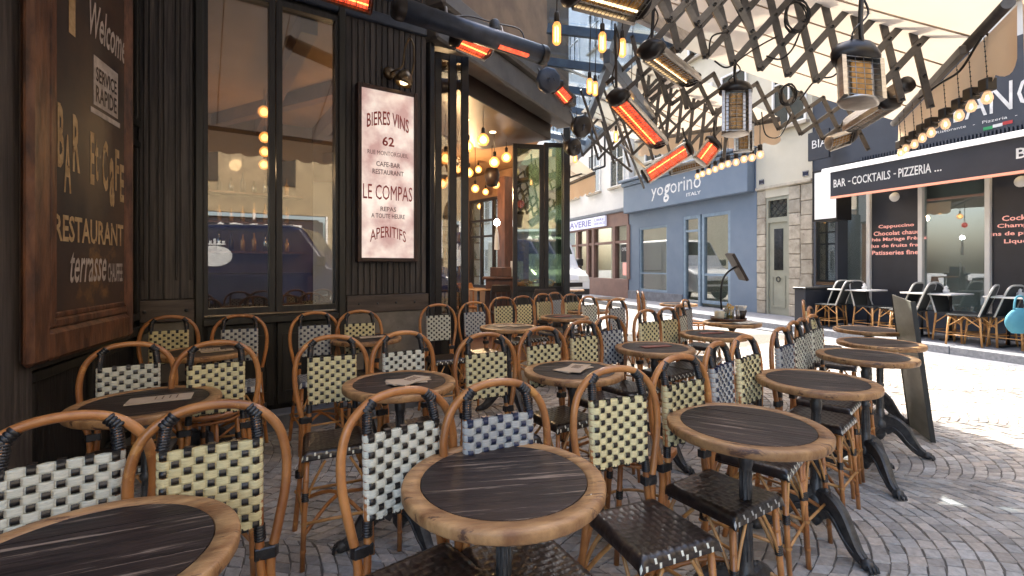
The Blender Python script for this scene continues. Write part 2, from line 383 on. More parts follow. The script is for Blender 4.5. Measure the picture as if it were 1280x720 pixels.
def see_through(m,f):
    t=m.node_tree; tr=t.nodes.new('ShaderNodeBsdfTransparent'); tr.inputs[0].default_value=(1,.8,.55,1); mx=t.nodes.new('ShaderNodeMixShader'); mx.inputs[0].default_value=f
    t.links.new(t.nodes['Principled BSDF'].outputs[0],mx.inputs[1]); t.links.new(tr.outputs[0],mx.inputs[2]); t.links.new(mx.outputs[0],t.nodes['Material Output'].inputs[0])
for k_ in ('bulb','bulbglobe','bulbpale'): see_through(M[k_],.5)
#@@PART2
# ================================================================== THE SETTING
def struct(o): o['kind']='structure'; return o
def sheet(name,poly,z,mat):
    m=MB(); m.add([(x,y,z) for x,y in poly],[tuple(range(len(poly)))]); o=obj(name,m.mesh(name,mat,recalc=False)); return struct(o)
sheet('ground',[(-90,-60),(90,-60),(90,160),(-90,160)],-.016,M['asphalt'])
bed=sheet('terrace_paving',[(-3.4,.3),(7.6,.3),(7.0,9.2),(-2.6,9.2)],-.0055,M['mortar'])
# fan-laid setts
KD=1.5
def build_setts():
    rnd=random.Random(3)
    rot=R(-8); ca,sa=math.cos(rot),math.sin(rot)
    W=1.18; RA=.78; p=.074; SL=.078; allq=[]
    for col in range(-4,12):
        yc=col*W+.35
        for row in range(-10,180):
            x0=-4.5+row*p
            n=int(2*math.asin(min(1,W/2/RA*1.0))*RA/.078)+2
            amax=math.asin(W/2/RA); off=rnd.uniform(-.5,.5)*.5
            for k in range(-n//2-1,n//2+2):
                a0=(k+off)*.078/RA; a1=(k+1+off)*.078/RA
                if a0>amax or a1<-amax: continue
                a0=max(a0,-amax); a1=min(a1,amax)
                if a1-a0<.03: continue
                g=.0026
                def P(a,r): return (x0+RA*math.cos(a)-RA+r, yc+RA*math.sin(a))
                q=[P(a0+g/RA,-p/2+g),P(a1-g/RA,-p/2+g),P(a1-g/RA,p/2-g),P(a0+g/RA,p/2-g)]
                q=[(x+rnd.uniform(-.004,.004),y+rnd.uniform(-.004,.004)) for x,y in q]
                q=[(x*ca-y*sa,x*sa+y*ca) for x,y in q]
                cx=sum(a for a,_ in q)/4; cy=sum(b for _,b in q)/4
                if not(.55<cy<8.9 and -3.2<cx<7.0): continue
                if abs(cx)>cy*1.25+.6: continue
                v=Vector((cx,cy,0))
                if (v-W2.o).dot(W2.n)<.0: continue
                if (v-FF.o).dot(FF.n)<KD+.2: continue
                allq.append((cx,cy,q))
    def score(t):
        cx,cy,_=t; px=640+FP*cx/cy; py=HY+FP*CH/cy
        vis=0
        if 935<px<1290 and 540<py<735: vis=1
        if 318<px<395 and 560<py<735: vis=1
        if 740<px<935 and 640<py<735: vis=.8
        return vis/cy
    allq.sort(key=score,reverse=True)
    def geo(m,tints,cx,cy,q,f,z):
        t=rnd.choice([.72,.82,.9,.97,1.0,1.06,1.15])*rnd.uniform(.93,1.07); w=rnd.uniform(-.05,.05)
        c=(t*(1+w),t,t*(1-w),1)
        tl=rnd.uniform(-.002,.002); tw=rnd.uniform(-.002,.002)
        out=[(x,y,z-.0065) for x,y in q]; ins=[]
        for (x,y),sg in zip(q,((-1,-1),(1,-1),(1,1),(-1,1))):
            ins.append((cx+(x-cx)*.92,cy+(y-cy)*.92,z+tl*sg[0]+tw*sg[1]))
        m.add(out+ins,[(4,5,6,7),(0,1,5,4),(1,2,6,5),(2,3,7,6),(3,0,4,7)]); tints+= [c]*8
        m.sm[-5:]=[False]*5
    def fin(m,tints,name,off):
        me=m.mesh(name,M['sett'],off=off,recalc=True)
        at=me.color_attributes.new('tint','FLOAT_COLOR','POINT')
        at.data.foreach_set('color',[x for c in tints for x in c]); return me
    for cx,cy,q in allq[:295]:
        m=MB(); t=[]; geo(m,t,cx,cy,q,0,rnd.uniform(-.001,.003))
        obj('sett',fin(m,t,'sett',(cx,cy,0)),bed,(cx,cy,0))
    m=MB(); t=[]
    for cx,cy,q in allq[295:]: geo(m,t,cx,cy,q,0,rnd.uniform(-.001,.003))
    o=obj('paving_setts',fin(m,t,'paving_setts',(0,0,0)),bed); o['kind']='stuff'
    print('setts',len(allq))
build_setts()
# far pavement and kerb
m=MB(); FF.box(m,-26,17,-.5,KD-.16,-.2,.12); pv=struct(m.build('pavement',M['pave']))
kb=None
m=MB()
for i in range(-8,14):
    FF.box(m,i*1.2+.005,i*1.2+1.195,KD-.155,KD,-.1,.124)
k=m.build('kerbstones',M['kerb'],bevel=.012); struct(k)
m=MB(); FF.box(m,-2,9,KD,KD+.30,-.02,.002); struct(m.build('gutter',M['pave']))

# ================================================================== CAFE BUILDING
cafe=thing('cafe_building','black timber café front with tall windows, wood cladding and an open corner doorway','building',(-2.71,3.48,0))
HT=4.3
def part(name,mb,mat,parent=cafe,bevel=0,label=None,kind=None): return mb.build(name,mat,parent,bevel,label,kind)
def wbox(F,name,mat,s0,s1,d0,d1,z0,z1,parent=cafe,bevel=0,label=None):
    m=MB(); F.box(m,s0,s1,d0,d1,z0,z1); return part(name,m,mat,parent,bevel,label)
sA0,sA1,sB0,sB1=W2.s(257),W2.s(338),W2.s(350),W2.s(420)
sP0,sP1=W2.s(431),W2.s(532)
sC1=W2.s(246)
WB,WT=.93,3.50
# wall around the windows
m=MB()
W2.box(m,-.3,sA0-.03,-.16,0,0,HT); W2.box(m,sA0-.03,sP0,-.16,-.02,0,WB-.02); W2.box(m,sA0-.03,sP0,-.16,-.002,WT+.02,HT)
W2.box(m,sB1+.03,sP1+.02,-.16,0,0,HT)
part('wall',m,M['blackwood'])
# window frames and panes
def window(F,s0,s1,z0,z1,parent,fm,gm,fw=.05,fd=.07,d=0,mull=(),trans=(),pd=None):
    m=MB()
    F.box(m,s0,s0+fw,d-fd,d+.02,z0,z1); F.box(m,s1-fw,s1,d-fd,d+.02,z0,z1)
    F.box(m,s0+fw,s1-fw,d-fd,d+.018,z0,z0+fw); F.box(m,s0+fw,s1-fw,d-fd,d+.018,z1-fw,z1)
    for q in mull: F.box(m,q-fw*.35,q+fw*.35,d-fd+.005,d+.012,z0+fw,z1-fw)
    for q in trans: F.box(m,s0+fw,s1-fw,d-fd+.008,d+.010,q-fw*.35,q+fw*.35)
    w=part('window',m,fm,parent)
    m=MB(); F.box(m,s0+fw*.6,s1-fw*.6,d-fd*.5-.004,d-fd*.5+.004,z0+fw*.6,z1-fw*.6); part('pane',m,gm,w)
    return w
window(W2,sA0-.03,(sA1+sB0)/2-.004,WB,WT,cafe,M['blackwood'],M['glasswin'],.045,.08,.02)
window(W2,(sA1+sB0)/2+.004,sB1+.03,WB,WT,cafe,M['blackwood'],M['glasswin'],.045,.08,.02)
# pillars either side of the window (moulded)
for a,b in ((W2.s(243),W2.s(255)),(W2.s(421),W2.s(431))):
    wbox(W2,'pilaster',M['greenwood'],a,b,0,.06,.14,HT,bevel=.012)
# sill and lower panels
wbox(W2,'window_sill',M['greenwood'],sA0-.02,sB1+.01,0,.075,WB-.085,WB-.03,bevel=.008)
pw=(sB1-sA0)/2
for i in range(2):
    a=sA0+i*pw+.012; b=sA0+(i+1)*pw-.012
    m=MB(); W2.box(m,a,b,-.02,.02,.16,WB-.09)
    q=part('panel',m,M['greenwood'],bevel=.005)
    m=MB()
    for (x0,x1,z0,z1) in ((a+.04,b-.04,.26,.275),(a+.04,b-.04,WB-.20,WB-.185)): W2.box(m,x0,x1,.02,.034,z0,z1)
    for (x0,x1,z0,z1) in ((a+.04,a+.055,.275,WB-.20),(b-.055,b-.04,.275,WB-.20)): W2.box(m,x0,x1,.02,.034,z0,z1)
    part('moulding',m,M['greenwood'],q)
# left moulded pilaster: vertical boards with raised beads
edges=[.0,W2.s(186),W2.s(204),W2.s(225),W2.s(243)]
for a,b in zip(edges[:-1],edges[1:]):
    wbox(W2,'plank',M['plank'],a+.004,b-.004,0,.018,1.06,HT,bevel=.004)
    wbox(W2,'bead',M['plank'],b-.03,b-.012,.018,.036,1.2,HT,bevel=.005)
wbox(W2,'timber_plate',M['brownplate'],.01,W2.s(243),.02,.055,.895,1.055,bevel=.004)
m=MB()
for px in (181,233):
    m.lathe([(0,.012),(.012,.008),(.014,0)],10,W2.p(W2.s(px),.055,.975),W2.n)
part('bolt',m,M['iron'])
wbox(W2,'stone_panel',M['stonepanel'],.01,W2.s(243),0,.03,.13,.892,bevel=.004)
# right plank cladding
n=14; dw=(sP1-sP0)/n
for i in range(n):
    a=sP0+i*dw
    wbox(W2,'plank',M['plank'],a+.0035,a+dw-.0035,0,.014+random.uniform(0,.006),1.045,HT,bevel=.004)
wbox(W2,'timber_plate',M['brownplate'],sP0+.005,sP1+.01,.015,.05,.885,1.04,bevel=.004)
m=MB()
for px in (447,470,493,516): m.lathe([(0,.010),(.010,.006),(.011,0)],10,W2.p(W2.s(px),.05,.965),W2.n)
part('bolt',m,M['iron'])
wbox(W2,'stone_panel',M['stonepanel'],sP0+.005,sP1+.01,0,.028,.13,.882,bevel=.004)
# step along the wall
m=MB(); W2.box(m,-.02,sP1+.02,.02,.2,-.05,.13); part('step',m,M['pave'],bevel=.012)
# fascia mouldings above the windows
wbox(W2,'cornice',M['blueblack'],-.2,sP1,.004,.05,WT+.04,WT+.14,bevel=.01)
wbox(W2,'cornice',M['blueblack'],-.2,sP1,.0,.03,3.78,3.86,bevel=.01)
# W1 wall (behind the big board)
m=MB(); W1.box(m,-4.2,-.002,-.16,0,0,HT); part('wall',m,M['blackwood'])
for a,b in ((-.62,-.04),(-1.3,-.66),(-1.98,-1.34)):
    m=MB()
    for z0,z1 in ((.14,.80),(.92,2.2),(2.3,3.6)):
        W1.box(m,a,b,.0,.03,z0,z0+.05); W1.box(m,a,b,.0,.03,z1-.05,z1); W1.box(m,a,a+.05,.0,.028,z0+.05,z1-.05); W1.box(m,b-.05,b,.0,.028,z0+.05,z1-.05)
    part('panel',m,M['greenwood'],bevel=.004)
m=MB(); W1.box(m,-4,0,.03,.07,.82,.88); part('rail',m,M['greenwood'],bevel=.006)
m=MB(); W1.box(m,-4,0,.0,.12,-.05,.13); part('step',m,M['pave'],bevel=.01)
# hinge and red neon-lit strip on the far left shutter
m=MB(); s_=W1.s(10); m.tube([W1.p(s_,.07,1.22),W1.p(s_,.07,1.42)],.012,8); W1.box(m,s_-.02,s_+.05,.03,.06,1.24,1.40); part('hinge',m,M['iron'])
wbox(W1,'shutter',M['plank'],-2.15,W1.s(14),.03,.075,.2,3.6)
# W3: corner doorway
L3=3.3
LZ=3.5
m=MB(); W3.box(m,-.02,L3+.1,-.10,.16,LZ+.003,LZ+.30); part('lintel',m,M['fascia'],bevel=.02)
m=MB(); W3.box(m,-.02,L3+.1,-.25,.24,LZ+.305,LZ+.50); part('cornice',m,M['fascia'],bevel=.03)
m=MB(); W3.box(m,-.02,L3+.1,-.25,.10,LZ+.505,5.4); part('upper_wall',m,M['fasciawall'])
m=MB(); W2.box(m,-3,sP1+.05,-.3,-.02,HT,5.4); W1.box(m,-6,0,-.3,-.02,HT,5.4); part('upper_wall',m,M['fascia'])
m=MB(); W2.box(m,-3,sP1,-1.,0.2,5.4,14); W3.box(m,0,L3+.1,-1.,.1,5.4,14); W1.box(m,-9,0,-1,0.1,5.4,14); part('upper_storeys',m,M['creamwall'])
# door posts (near) : three folded leaves
def leaf(F,s0,s1,z0,z1,d,parent,fw=.05,fd=.045,glassm='glasswin',solid=.75,name='door_leaf'):
    m=MB()
    F.box(m,s0,s0+fw,d-fd/2,d+fd/2,z0,z1); F.box(m,s1-fw,s1,d-fd/2,d+fd/2,z0,z1)
    F.box(m,s0+fw,s1-fw,d-fd/2+.003,d+fd/2-.003,z1-fw,z1); F.box(m,s0+fw,s1-fw,d-fd/2+.003,d+fd/2-.003,z0,z0+.08)
    F.box(m,s0+fw,s1-fw,d-fd/2+.004,d+fd/2-.004,z0+solid-.05,z0+solid+.03)
    o=part(name,m,M['blackmetal'],parent,bevel=.004)
    m=MB(); F.box(m,s0+fw,s1-fw,d-.004,d+.004,z0+solid+.03,z1-fw); part('pane',m,M[glassm],o)
    m=MB(); F.box(m,s0+fw,s1-fw,d-.012,d+.012,z0+.08,z0+solid-.05); part('panel',m,M['greenwood'],o)
    return o
wbox(W3,'door_post',M['blackmetal'],.0,.07,-.1,.06,.02,LZ,bevel=.006)
LF=Frame(tuple(W3.p(.16,-.02,0))[:2],(.90,.42))
leaf(LF,0,.22,.04,LZ-.03,0,cafe,.07,.06)
LF2=Frame(tuple(W3.p(.30,.06,0))[:2],(.97,.25))
leaf(LF2,0,.20,.04,LZ-.03,0,cafe,.075,.06)
# far open leaf and post
P8=pt(641,300,7.6)
LF3=Frame((P8.x,P8.y),(.985,.17))
leaf(LF3,0,.50,.10,3.24,0,cafe,.07,.06,'glassgreen',.85)
LF4=Frame((P8.x+.50,P8.y+.09),(.99,.14))
leaf(LF4,.0,.36,.10,3.28,0,cafe,.07,.06,'glassgreen',.85)
LF5=Frame(tuple(pt(596,300,8.6))[:2],(.985,.17))
m=MB(); m.box(*(lambda q:(q.x-.05,q.x+.05,q.y-.05,q.y+.05,.0,3.45))(pt(708,300,7.5))); part('door_post',m,M['blackmetal'],bevel=.008)
# interior
inter=cafe
m=MB(); m.add([tuple(W2.p(-.2,-.17,3.62)),tuple(W2.p(sP1,-.05,3.62)),tuple(W3.p(L3,-.05,3.62)),(-.4,14.5,3.62),(-7.5,14.5,3.62),(-7.5,6,3.62)],[(0,1,2,3,4,5)]); part('ceiling',m,M['warmceil'])
m=MB(); m.add([tuple(W2.p(-.2,-.17,.02)),tuple(W2.p(sP1,-.17,.02)),tuple(W3.p(L3,.0,.02)),(-.4,14.5,.02),(-7.5,14.5,.02),(-7.5,6,.02)],[(0,1,2,3,4,5)]); part('floor',m,M['interwood'])
# back partition with a bar (seen through the windows)
BW=Frame(tuple(W2.p(-1.2,-4.2,0))[:2],(.835,.55))
m=MB(); BW.box(m,-2,3.2,-.1,0,0,3.62); part('partition',m,M['darkwall'])
m=MB(); BW.box(m,-1.5,3.0,.55,.62,0,1.15); BW.box(m,-1.5,3.05,.45,.75,1.15,1.2); part('bar_counter',m,M['interdark'])
for z in (1.5,1.95,2.4):
    m=MB(); BW.box(m,-1.2,3.0,.0,.26,z,z+.03)
    sh=part('shelf',m,M['interwood'])
    m=MB()
    for i in range(26):
        h=random.uniform(.2,.32); s=-1.1+i*.155; c=BW.p(s,.12,z+.03)
        m.lathe([(.001,0),(.035,0),(.035,h*.6),(.012,h*.75),(.012,h),(.001,h)],8,c,mi=random.choice([0,1,2]))
    b=part('bottles',m,[M['glassgreen'],M['amberel'],M['interdark']],sh,kind='stuff')
m=MB(); W1.box(m,.3,.4,-3.0,-.2,0,3.6)
for k in range(4):
    a=W2.p(-.5+k*.85,-.2,3.50); b=W2.p(-.5+k*.85,-4.2,3.50)
    mm=MB(); mm.bar(a,b,.14,.22); part('beam',mm,M['interwood'])
for k in range(3):
    a=W3.p(.5+k*1.3,-1.5,3.53); b=W3.p(.5+k*1.3,-5.2,3.53); mm=MB(); mm.bar(a,b,.14,.18); part('beam',mm,M['interwood'])
# back wall of the corner room (street windows seen through the doorway)
W4=Frame((-2.6,13.2),(.62,-.78)); W4=Frame(tuple(pt(556,300,13.5))[:2],(.50,-.60))
a600=W4.s(596); a640=W4.s(640)
wE=W4.s(655)
m=MB(); W4.box(m,-4,W4.s(586),-.15,0,0,3.6); W4.box(m,W4.s(586),wE,-.15,0,0,.75); W4.box(m,W4.s(586),wE,-.15,0,3.0,3.6); W4.box(m,W4.s(634),wE,-.15,.0,.75,3.0); part('back_wall',m,M['warmwall'])
s0=W4.s(586); s1=W4.s(634)
window(W4,s0,s1,.75,3.0,cafe,M['interdark'],M['glassfar'],.07,.08,-.03,mull=(W4.s(600),W4.s(615)),trans=(2.45,2.05))
m=MB(); W4.box(m,W4.s(643),W4.s(652),.1,.5,0,3.3); part('pillar',m,M['interwood'])
# bookcase / bar block under the bright sunburst
q=pt(626,340,9.2)
m=MB(); m.box(q.x-.28,q.x+.28,q.y-.2,q.y+.2,.0,1.05); m.box(q.x-.34,q.x+.34,q.y-.26,q.y+.26,1.05,1.1); m.box(q.x-.2,q.x+.2,q.y-.15,q.y+.15,1.1,1.28); part('sideboard',m,M['interwood'],bevel=.01)
for pa in (LF,LF2): pass
sl=thing('table_lamp','very bright glass lamp standing on the sideboard inside the corner doorway','lamp',tuple(pt(621,312,9.1)))  # lamp shape added to stand in for a sunburst of light in the doorway
c=wloc(sl)
m=MB(); m.lathe([(.05,-.0),(.04,.25),(.015,.42),(.03,.45)],12,c-Vector((0,0,.0))); part('stem',m,M['white'],sl)
m=MB(); m.lathe([(.001,-.05),(.045,-.03),(.06,.02),(.03,.07),(.001,.08)],12,c+Vector((0,0,.50))); part('globe',m,M['sunburst'],sl)
rl=thing('hanging_lamp','small round red lamp glowing behind the doorway glass','lamp',tuple(pt(651,255,9.0)))
c=wloc(rl); m=MB(); m.lathe([(.001,-.08),(.055,-.05),(.075,0),(.055,.05),(.001,.08)],16,c); part('shade',m,M['redlamp'],rl)
m=MB(); m.tube([c+Vector((0,0,.09)),Vector((c.x,c.y,3.6))],.008,6); part('cord',m,M['blackplastic'],rl)
# entry soffit with downlights
m=MB(); W3.box(m,.75,3.25,-1.45,-.14,3.30,3.60); sf=part('soffit',m,M['interdark'],bevel=.01)
for s_,d_ in ((1.7,-.7),(2.4,-.7)):
    m=MB(); m.lathe([(.05,0),(.05,-.01),(.001,-.012)],14,W3.p(s_,d_,3.299)); part('downlight',m,M['glowwarm'],sf)
# hanging globe bulbs inside
GB=[(557,198,6.3),(585,183,6.6),(604,175,6.2),(586,216,8.0),(618,203,7.2),(633,197,7.6),(553,230,7.8),(562,226,8.6),(620,231,9.6)]
GLAB=['first warm globe bulb past the near door post, hanging low','globe bulb left of the highest one in the doorway','highest and largest warm globe bulb in the doorway','small globe bulb low beside the second door post','globe bulb above the dark basket in the doorway','globe bulb half hidden beside the inner pillar','lowest small globe bulb between the folded door leaves','small far globe bulb between the folded door leaves','faint far globe bulb just above the street windows']
def globe(px,py,Y,lab,grp,r=.078,top=3.6,mat='bulbglobe'):
    c=pt(px,py,Y); t=thing('pendant_bulb',lab,'light bulb',tuple(c),grp)
    m=MB(); m.lathe([(.001,-r),(r*.6,-r*.82),(r*.93,-r*.35),(r,0),(r*.93,r*.38),(r*.62,r*.8),(.02,r*1.08)],16,c); gb=part('globe',m,M[mat],t)
    m=MB(); k_=r*.66; m.lathe([(.001,-k_),(k_*.7,-k_*.7),(k_,0),(k_*.7,k_*.7),(.001,k_*1.2)],12,c); part('filament',m,M['core'],gb)
    m=MB(); m.lathe([(.022,r*1.1),(.024,r*1.9),(.01,r*2.1)],10,c); m.tube([c+Vector((0,0,r*2)),Vector((c.x,c.y,max(top,c.z+.2)))],.005,5); part('cord',m,M['blackplastic'],t)
    return t
for (a,b,c_),l in zip(GB,GLAB): globe(a,b,c_,l,'warm globe bulbs hanging inside the café')
for i,(a,b,Y) in enumerate(((598,212,10.5),(607,240,11.5),(594,236,9.2),(645,215,10.5),(628,248,11.8),(572,212,10.2),(600,258,12.3))):
    globe(a,b,Y,['small distant globe bulb left of the basket lampshade','tiny globe bulb below the basket lampshade','small globe bulb left of and below the basket lampshade','small globe bulb just left of the green glass leaf','tiny globe bulb above the bright lamp','small globe bulb directly beside the second door post','lowest tiny globe bulb before the street windows'][i],'warm globe bulbs hanging inside the café')
# bulbs seen through the window, one above the other
WV=[(351,69,6.0),(349,96,6.6),(330,140,6.2),(331,172,6.6),(331,190,7.0),(330,206,7.4),(308,21,5.4)]
WL=['large globe bulb high behind the right window pane','second globe bulb behind the right window pane, below the large one','topmost bulb of the row behind the mullion','second bulb of the row behind the window mullion','third bulb of the row behind the window mullion','lowest bulb of the row behind the window mullion','small bulb near the top of the left window pane']
for (a,b,c_),l in zip(WV,WL): globe(a,b,c_,l,'globe bulbs behind the café windows',.075)
# interior lamps' light (the hanging bulbs)
for (x,y,z,e) in ((-2.2,6.2,2.7,8),(-3.8,6.6,2.7,5),(-.8,6.9,2.8,17),(-.9,10,2.8,20)):
    ld=bpy.data.lights.new('bulb_light','POINT'); ld.energy=e; ld.color=(1,.66,.34); ld.shadow_soft_size=.08
    lo=bpy.data.objects.new('bulb_light',ld); COL.objects.link(lo); lo.location=(x,y,z)
# shelves with bottles on the far inner wall
sw0,sw1=W4.s(553),W4.s(584)
for z in (1.0,1.45,1.9,2.35):
    m=MB(); W4.box(m,sw0,sw1,.0,.3,z,z+.04); sh=part('shelf',m,M['interwood'])
    m=MB()
    for i in range(14):
        h=random.uniform(.22,.34); c=W4.p(sw0+(i+.5)*(sw1-sw0)/14,.15,z+.04); m.lathe([(.001,0),(.04,0),(.04,h*.6),(.014,h*.78),(.014,h),(.001,h)],8,c,mi=random.choice([0,1,2]))
    part('bottles',m,[M['glassgreen'],M['amberel'],M['limestone']],sh,kind='stuff')
m=MB(); W4.box(m,W4.s(634)+.02,wE-.02,.003,.25,1.0,1.04); W4.box(m,W4.s(634)+.02,wE-.02,.003,.25,1.6,1.64); W4.box(m,W4.s(634)+.02,wE-.02,.003,.25,2.2,2.24); part('shelf',m,M['interwood'])
ls_=thing('basket_lamp','dark basket lampshade hanging among the globe bulbs in the doorway','lamp',tuple(pt(615,222,8.0)))
c=wloc(ls_); m=MB(); m.lathe([(.001,.16),(.10,.15),(.13,.05),(.09,-.14),(.075,-.14),(.11,.05),(.085,.13)],14,c); part('shade',m,M['interdark'],ls_)
m=MB(); m.tube([c+Vector((0,0,.15)),Vector((c.x,c.y,3.6))],.006,5); part('cord',m,M['blackplastic'],ls_)
# interior furniture: bistro tables, dark wooden chairs
def in_table(px,py,Y,lab,r=.3):
    c=pt(px,py,Y); t=thing('indoor_table',lab,'table',(c.x,c.y,.02),'tables inside the café')
    m=MB(); m.lathe([(.001,c.z+.0),(r-.01,c.z),(r,c.z-.01),(r,c.z-.03),(.001,c.z-.035)],28,(c.x,c.y,0)); part('table_top',m,M['rim'],t)
    m=MB(); m.lathe([(.2,.02),(.05,.06),(.025,.1),(.025,c.z-.03)],12,(c.x,c.y,0)); part('pedestal',m,M['iron'],t)
in_table(598,361,9.0,'small round table inside the doorway, nearest the second door post')
in_table(659,352,9.4,'round table inside behind the green glass door leaf')
def in_chair(px,Y,rz,lab,h=.92,mat='interdark'):
    c=pt(px,400,Y); t=thing('indoor_chair',lab,'chair',(c.x,c.y,.02),'dark wooden chairs inside the café')
    q=Matrix.Rotation(rz,3,'Z')
    def g(x,y,z): return Vector((c.x,c.y,.02))+q@Vector((x,y,z))
    m=MB(); m.hexa([g(-.2,-.2,.44),g(.2,-.2,.44),g(.2,.2,.44),g(-.2,.2,.44),g(-.2,-.2,.47),g(.2,-.2,.47),g(.2,.2,.47),g(-.2,.2,.47)]); part('seat',m,M[mat],t)
    for sx in (-.18,.18):
        for sy in (-.18,.18):
            m=MB(); m.tube([g(sx,sy,0),g(sx*.95,sy*.95,.44)],.017,7); part('leg',m,M[mat],t)
    m=MB(); m.tube([g(-.18,.18,.45),g(-.19,.22,h-.12),g(-.15,.23,h),g(.15,.23,h),g(.19,.22,h-.12),g(.18,.18,.45)],.017,7)
    for k in range(3): m.tube([g(-.1+k*.1,.2,.47),g(-.1+k*.1,.225,h)],.01,5)
    m.hexa([g(-.17,.21,h-.12),g(.17,.21,h-.12),g(.17,.23,h-.12),g(-.17,.23,h-.12),g(-.17,.21,h-.0),g(.17,.21,h-.0),g(.17,.23,h-.0),g(-.17,.23,h-.0)])
    part('backrest',m,M[mat],t)
in_chair(583,9.6,.3,'dark wooden chair left of the small inside table',mat='rattan')
in_chair(612,9.9,-.4,'dark wooden chair behind the small inside table')
in_chair(629,8.6,.2,'dark low-backed chair in front of the sideboard')
in_chair(643,8.9,.0,'dark chair between the sideboard and the green glass leaf')
in_chair(686,7.1,.15,'dark wooden slat-backed chair outside the far green door leaf')
in_chair(568,8.6,.5,'dark chair glimpsed between the folded door leaves')
mh=thing('menu_stand','two upright pale menu cards standing on the inside table','menu',tuple(pt(645,350,9.1)))
c=wloc(mh)
for dx in (-.05,.08):
    m=MB(); m.box(c.x+dx-.055,c.x+dx+.055,c.y-.01,c.y+.01,c.z-.03,c.z+.36); part('card',m,M['white'],mh)

# ------------------------------------------------------------------ left sign board
def board():
    sL,sR=W1.s(40,.135),W1.s(168,.135)
    zb=.857; zt=3.5
    b=thing('menu_board','huge red-brown framed blackboard hanging at the left reading BAR Et CAFE RESTAURANT','sign',tuple(W1.p(sL,.0,zb)))
    fw=.15
    def rail(name,a0,a1,z0,z1,inner):
        m=MB(); W1.box(m,a0,a1,.085,.135,z0,z1)
        o=part(name,m,M['boardframe'],b,bevel=.02)
        return o
    rail('frame_stile',sL,sL+fw,zb,zt,1); rail('frame_stile',sR-fw*.32,sR,zb,zt,1)
    rail('frame_rail',sL+fw+.003,sR-fw*.32-.003,zb,zb+.15,1); rail('frame_rail',sL+fw+.003,sR-fw*.32-.003,zt-.15,zt,1)
    for k,(w_,dd) in enumerate(((.045,.126),(.03,.118))):
        a0=sL+fw+.004+k*.045; a1=sR-fw*.32-.004-k*.02; z0=zb+.154+k*.045; z1=zt-.154-k*.045
        m=MB(); W1.box(m,a0,a0+w_,.06,dd,z0,z1); wr=w_*.42; W1.box(m,a1-wr,a1,.06,dd,z0,z1); W1.box(m,a0+w_,a1-wr,.06,dd-.002,z0,z0+w_); W1.box(m,a0+w_,a1-wr,.06,dd-.002,z1-w_,z1)
        part('moulding',m,M['boardframe'],b,bevel=.01)
    m=MB(); W1.box(m,sL+.03,sR-.03,.03,.11,zb+.03,zt-.03); part('face',m,M['boardface'],b)
    F=W1; d=.1115
    def tx(st,px0,px1,pyb0,pyt0,mat,**k):   # bottom & top measured at px0
        s0,s1=F.s(px0,d),F.s(px1,d); zb_,zt_=F.z(px0,pyb0,d),F.z(px0,pyt0,d)
        return text_on(F,st,s0,s1,zb_,zt_,d,mat,b,**k)
    tx('RESTAURANT',68,154,301,266,M['gold'],bold=.02)
    tx('terrasse',88,133,354,315,M['chalk'],shear=.35,bold=.01)
    tx('CHAUFFEE',135,153,353,329,M['chalk'],bold=.02)
    for ch,x0,x1,yb,yt in (('B',72,80,208,127),('A',80,89,240,166),('R',91,100,214,142),('E',113,118,230,164),('t',119,123,226,172),('C',128,135,238,174),('a',137,143,258,196),('F',144,149,238,186),('E',150,155,252,205)):
        tx(ch,x0,x1,yb,yt,M['gold'],bold=.03)
    tx('Welcome',112,157,42,-4,M['chalk'],shear=.3,bold=.015)
    s0,s1=F.s(117,d),F.s(147,d); m=MB(); z0,z1=F.z(117,130,d),F.z(117,68,d)
    F.box(m,s0,s1,d-.001,d+.0015,z0,z1); part('label_panel',m,M['chalk'],b)
    for st,za,zb_ in (('SERVICE',.50,.80),('RAPIDE',.08,.42)):
        text_on(F,st,s0+.02,s1-.02,z0+(z1-z0)*za,z0+(z1-z0)*zb_,d+.003,M['boardface'],b,bold=.02)
    m=MB(); F.box(m,s0-.03,s1+.03,d-.001,d+.001,z0-.05,z0-.02); part('underline',m,M['chalk'],b)
    m=MB(); F.box(m,F.s(86,d),F.s(94,d),d,d+.001,F.z(86,40,d),F.z(86,-60,d)); part('flourish',m,M['gold'],b)
# the real panel wording only
_old=text_on
board()
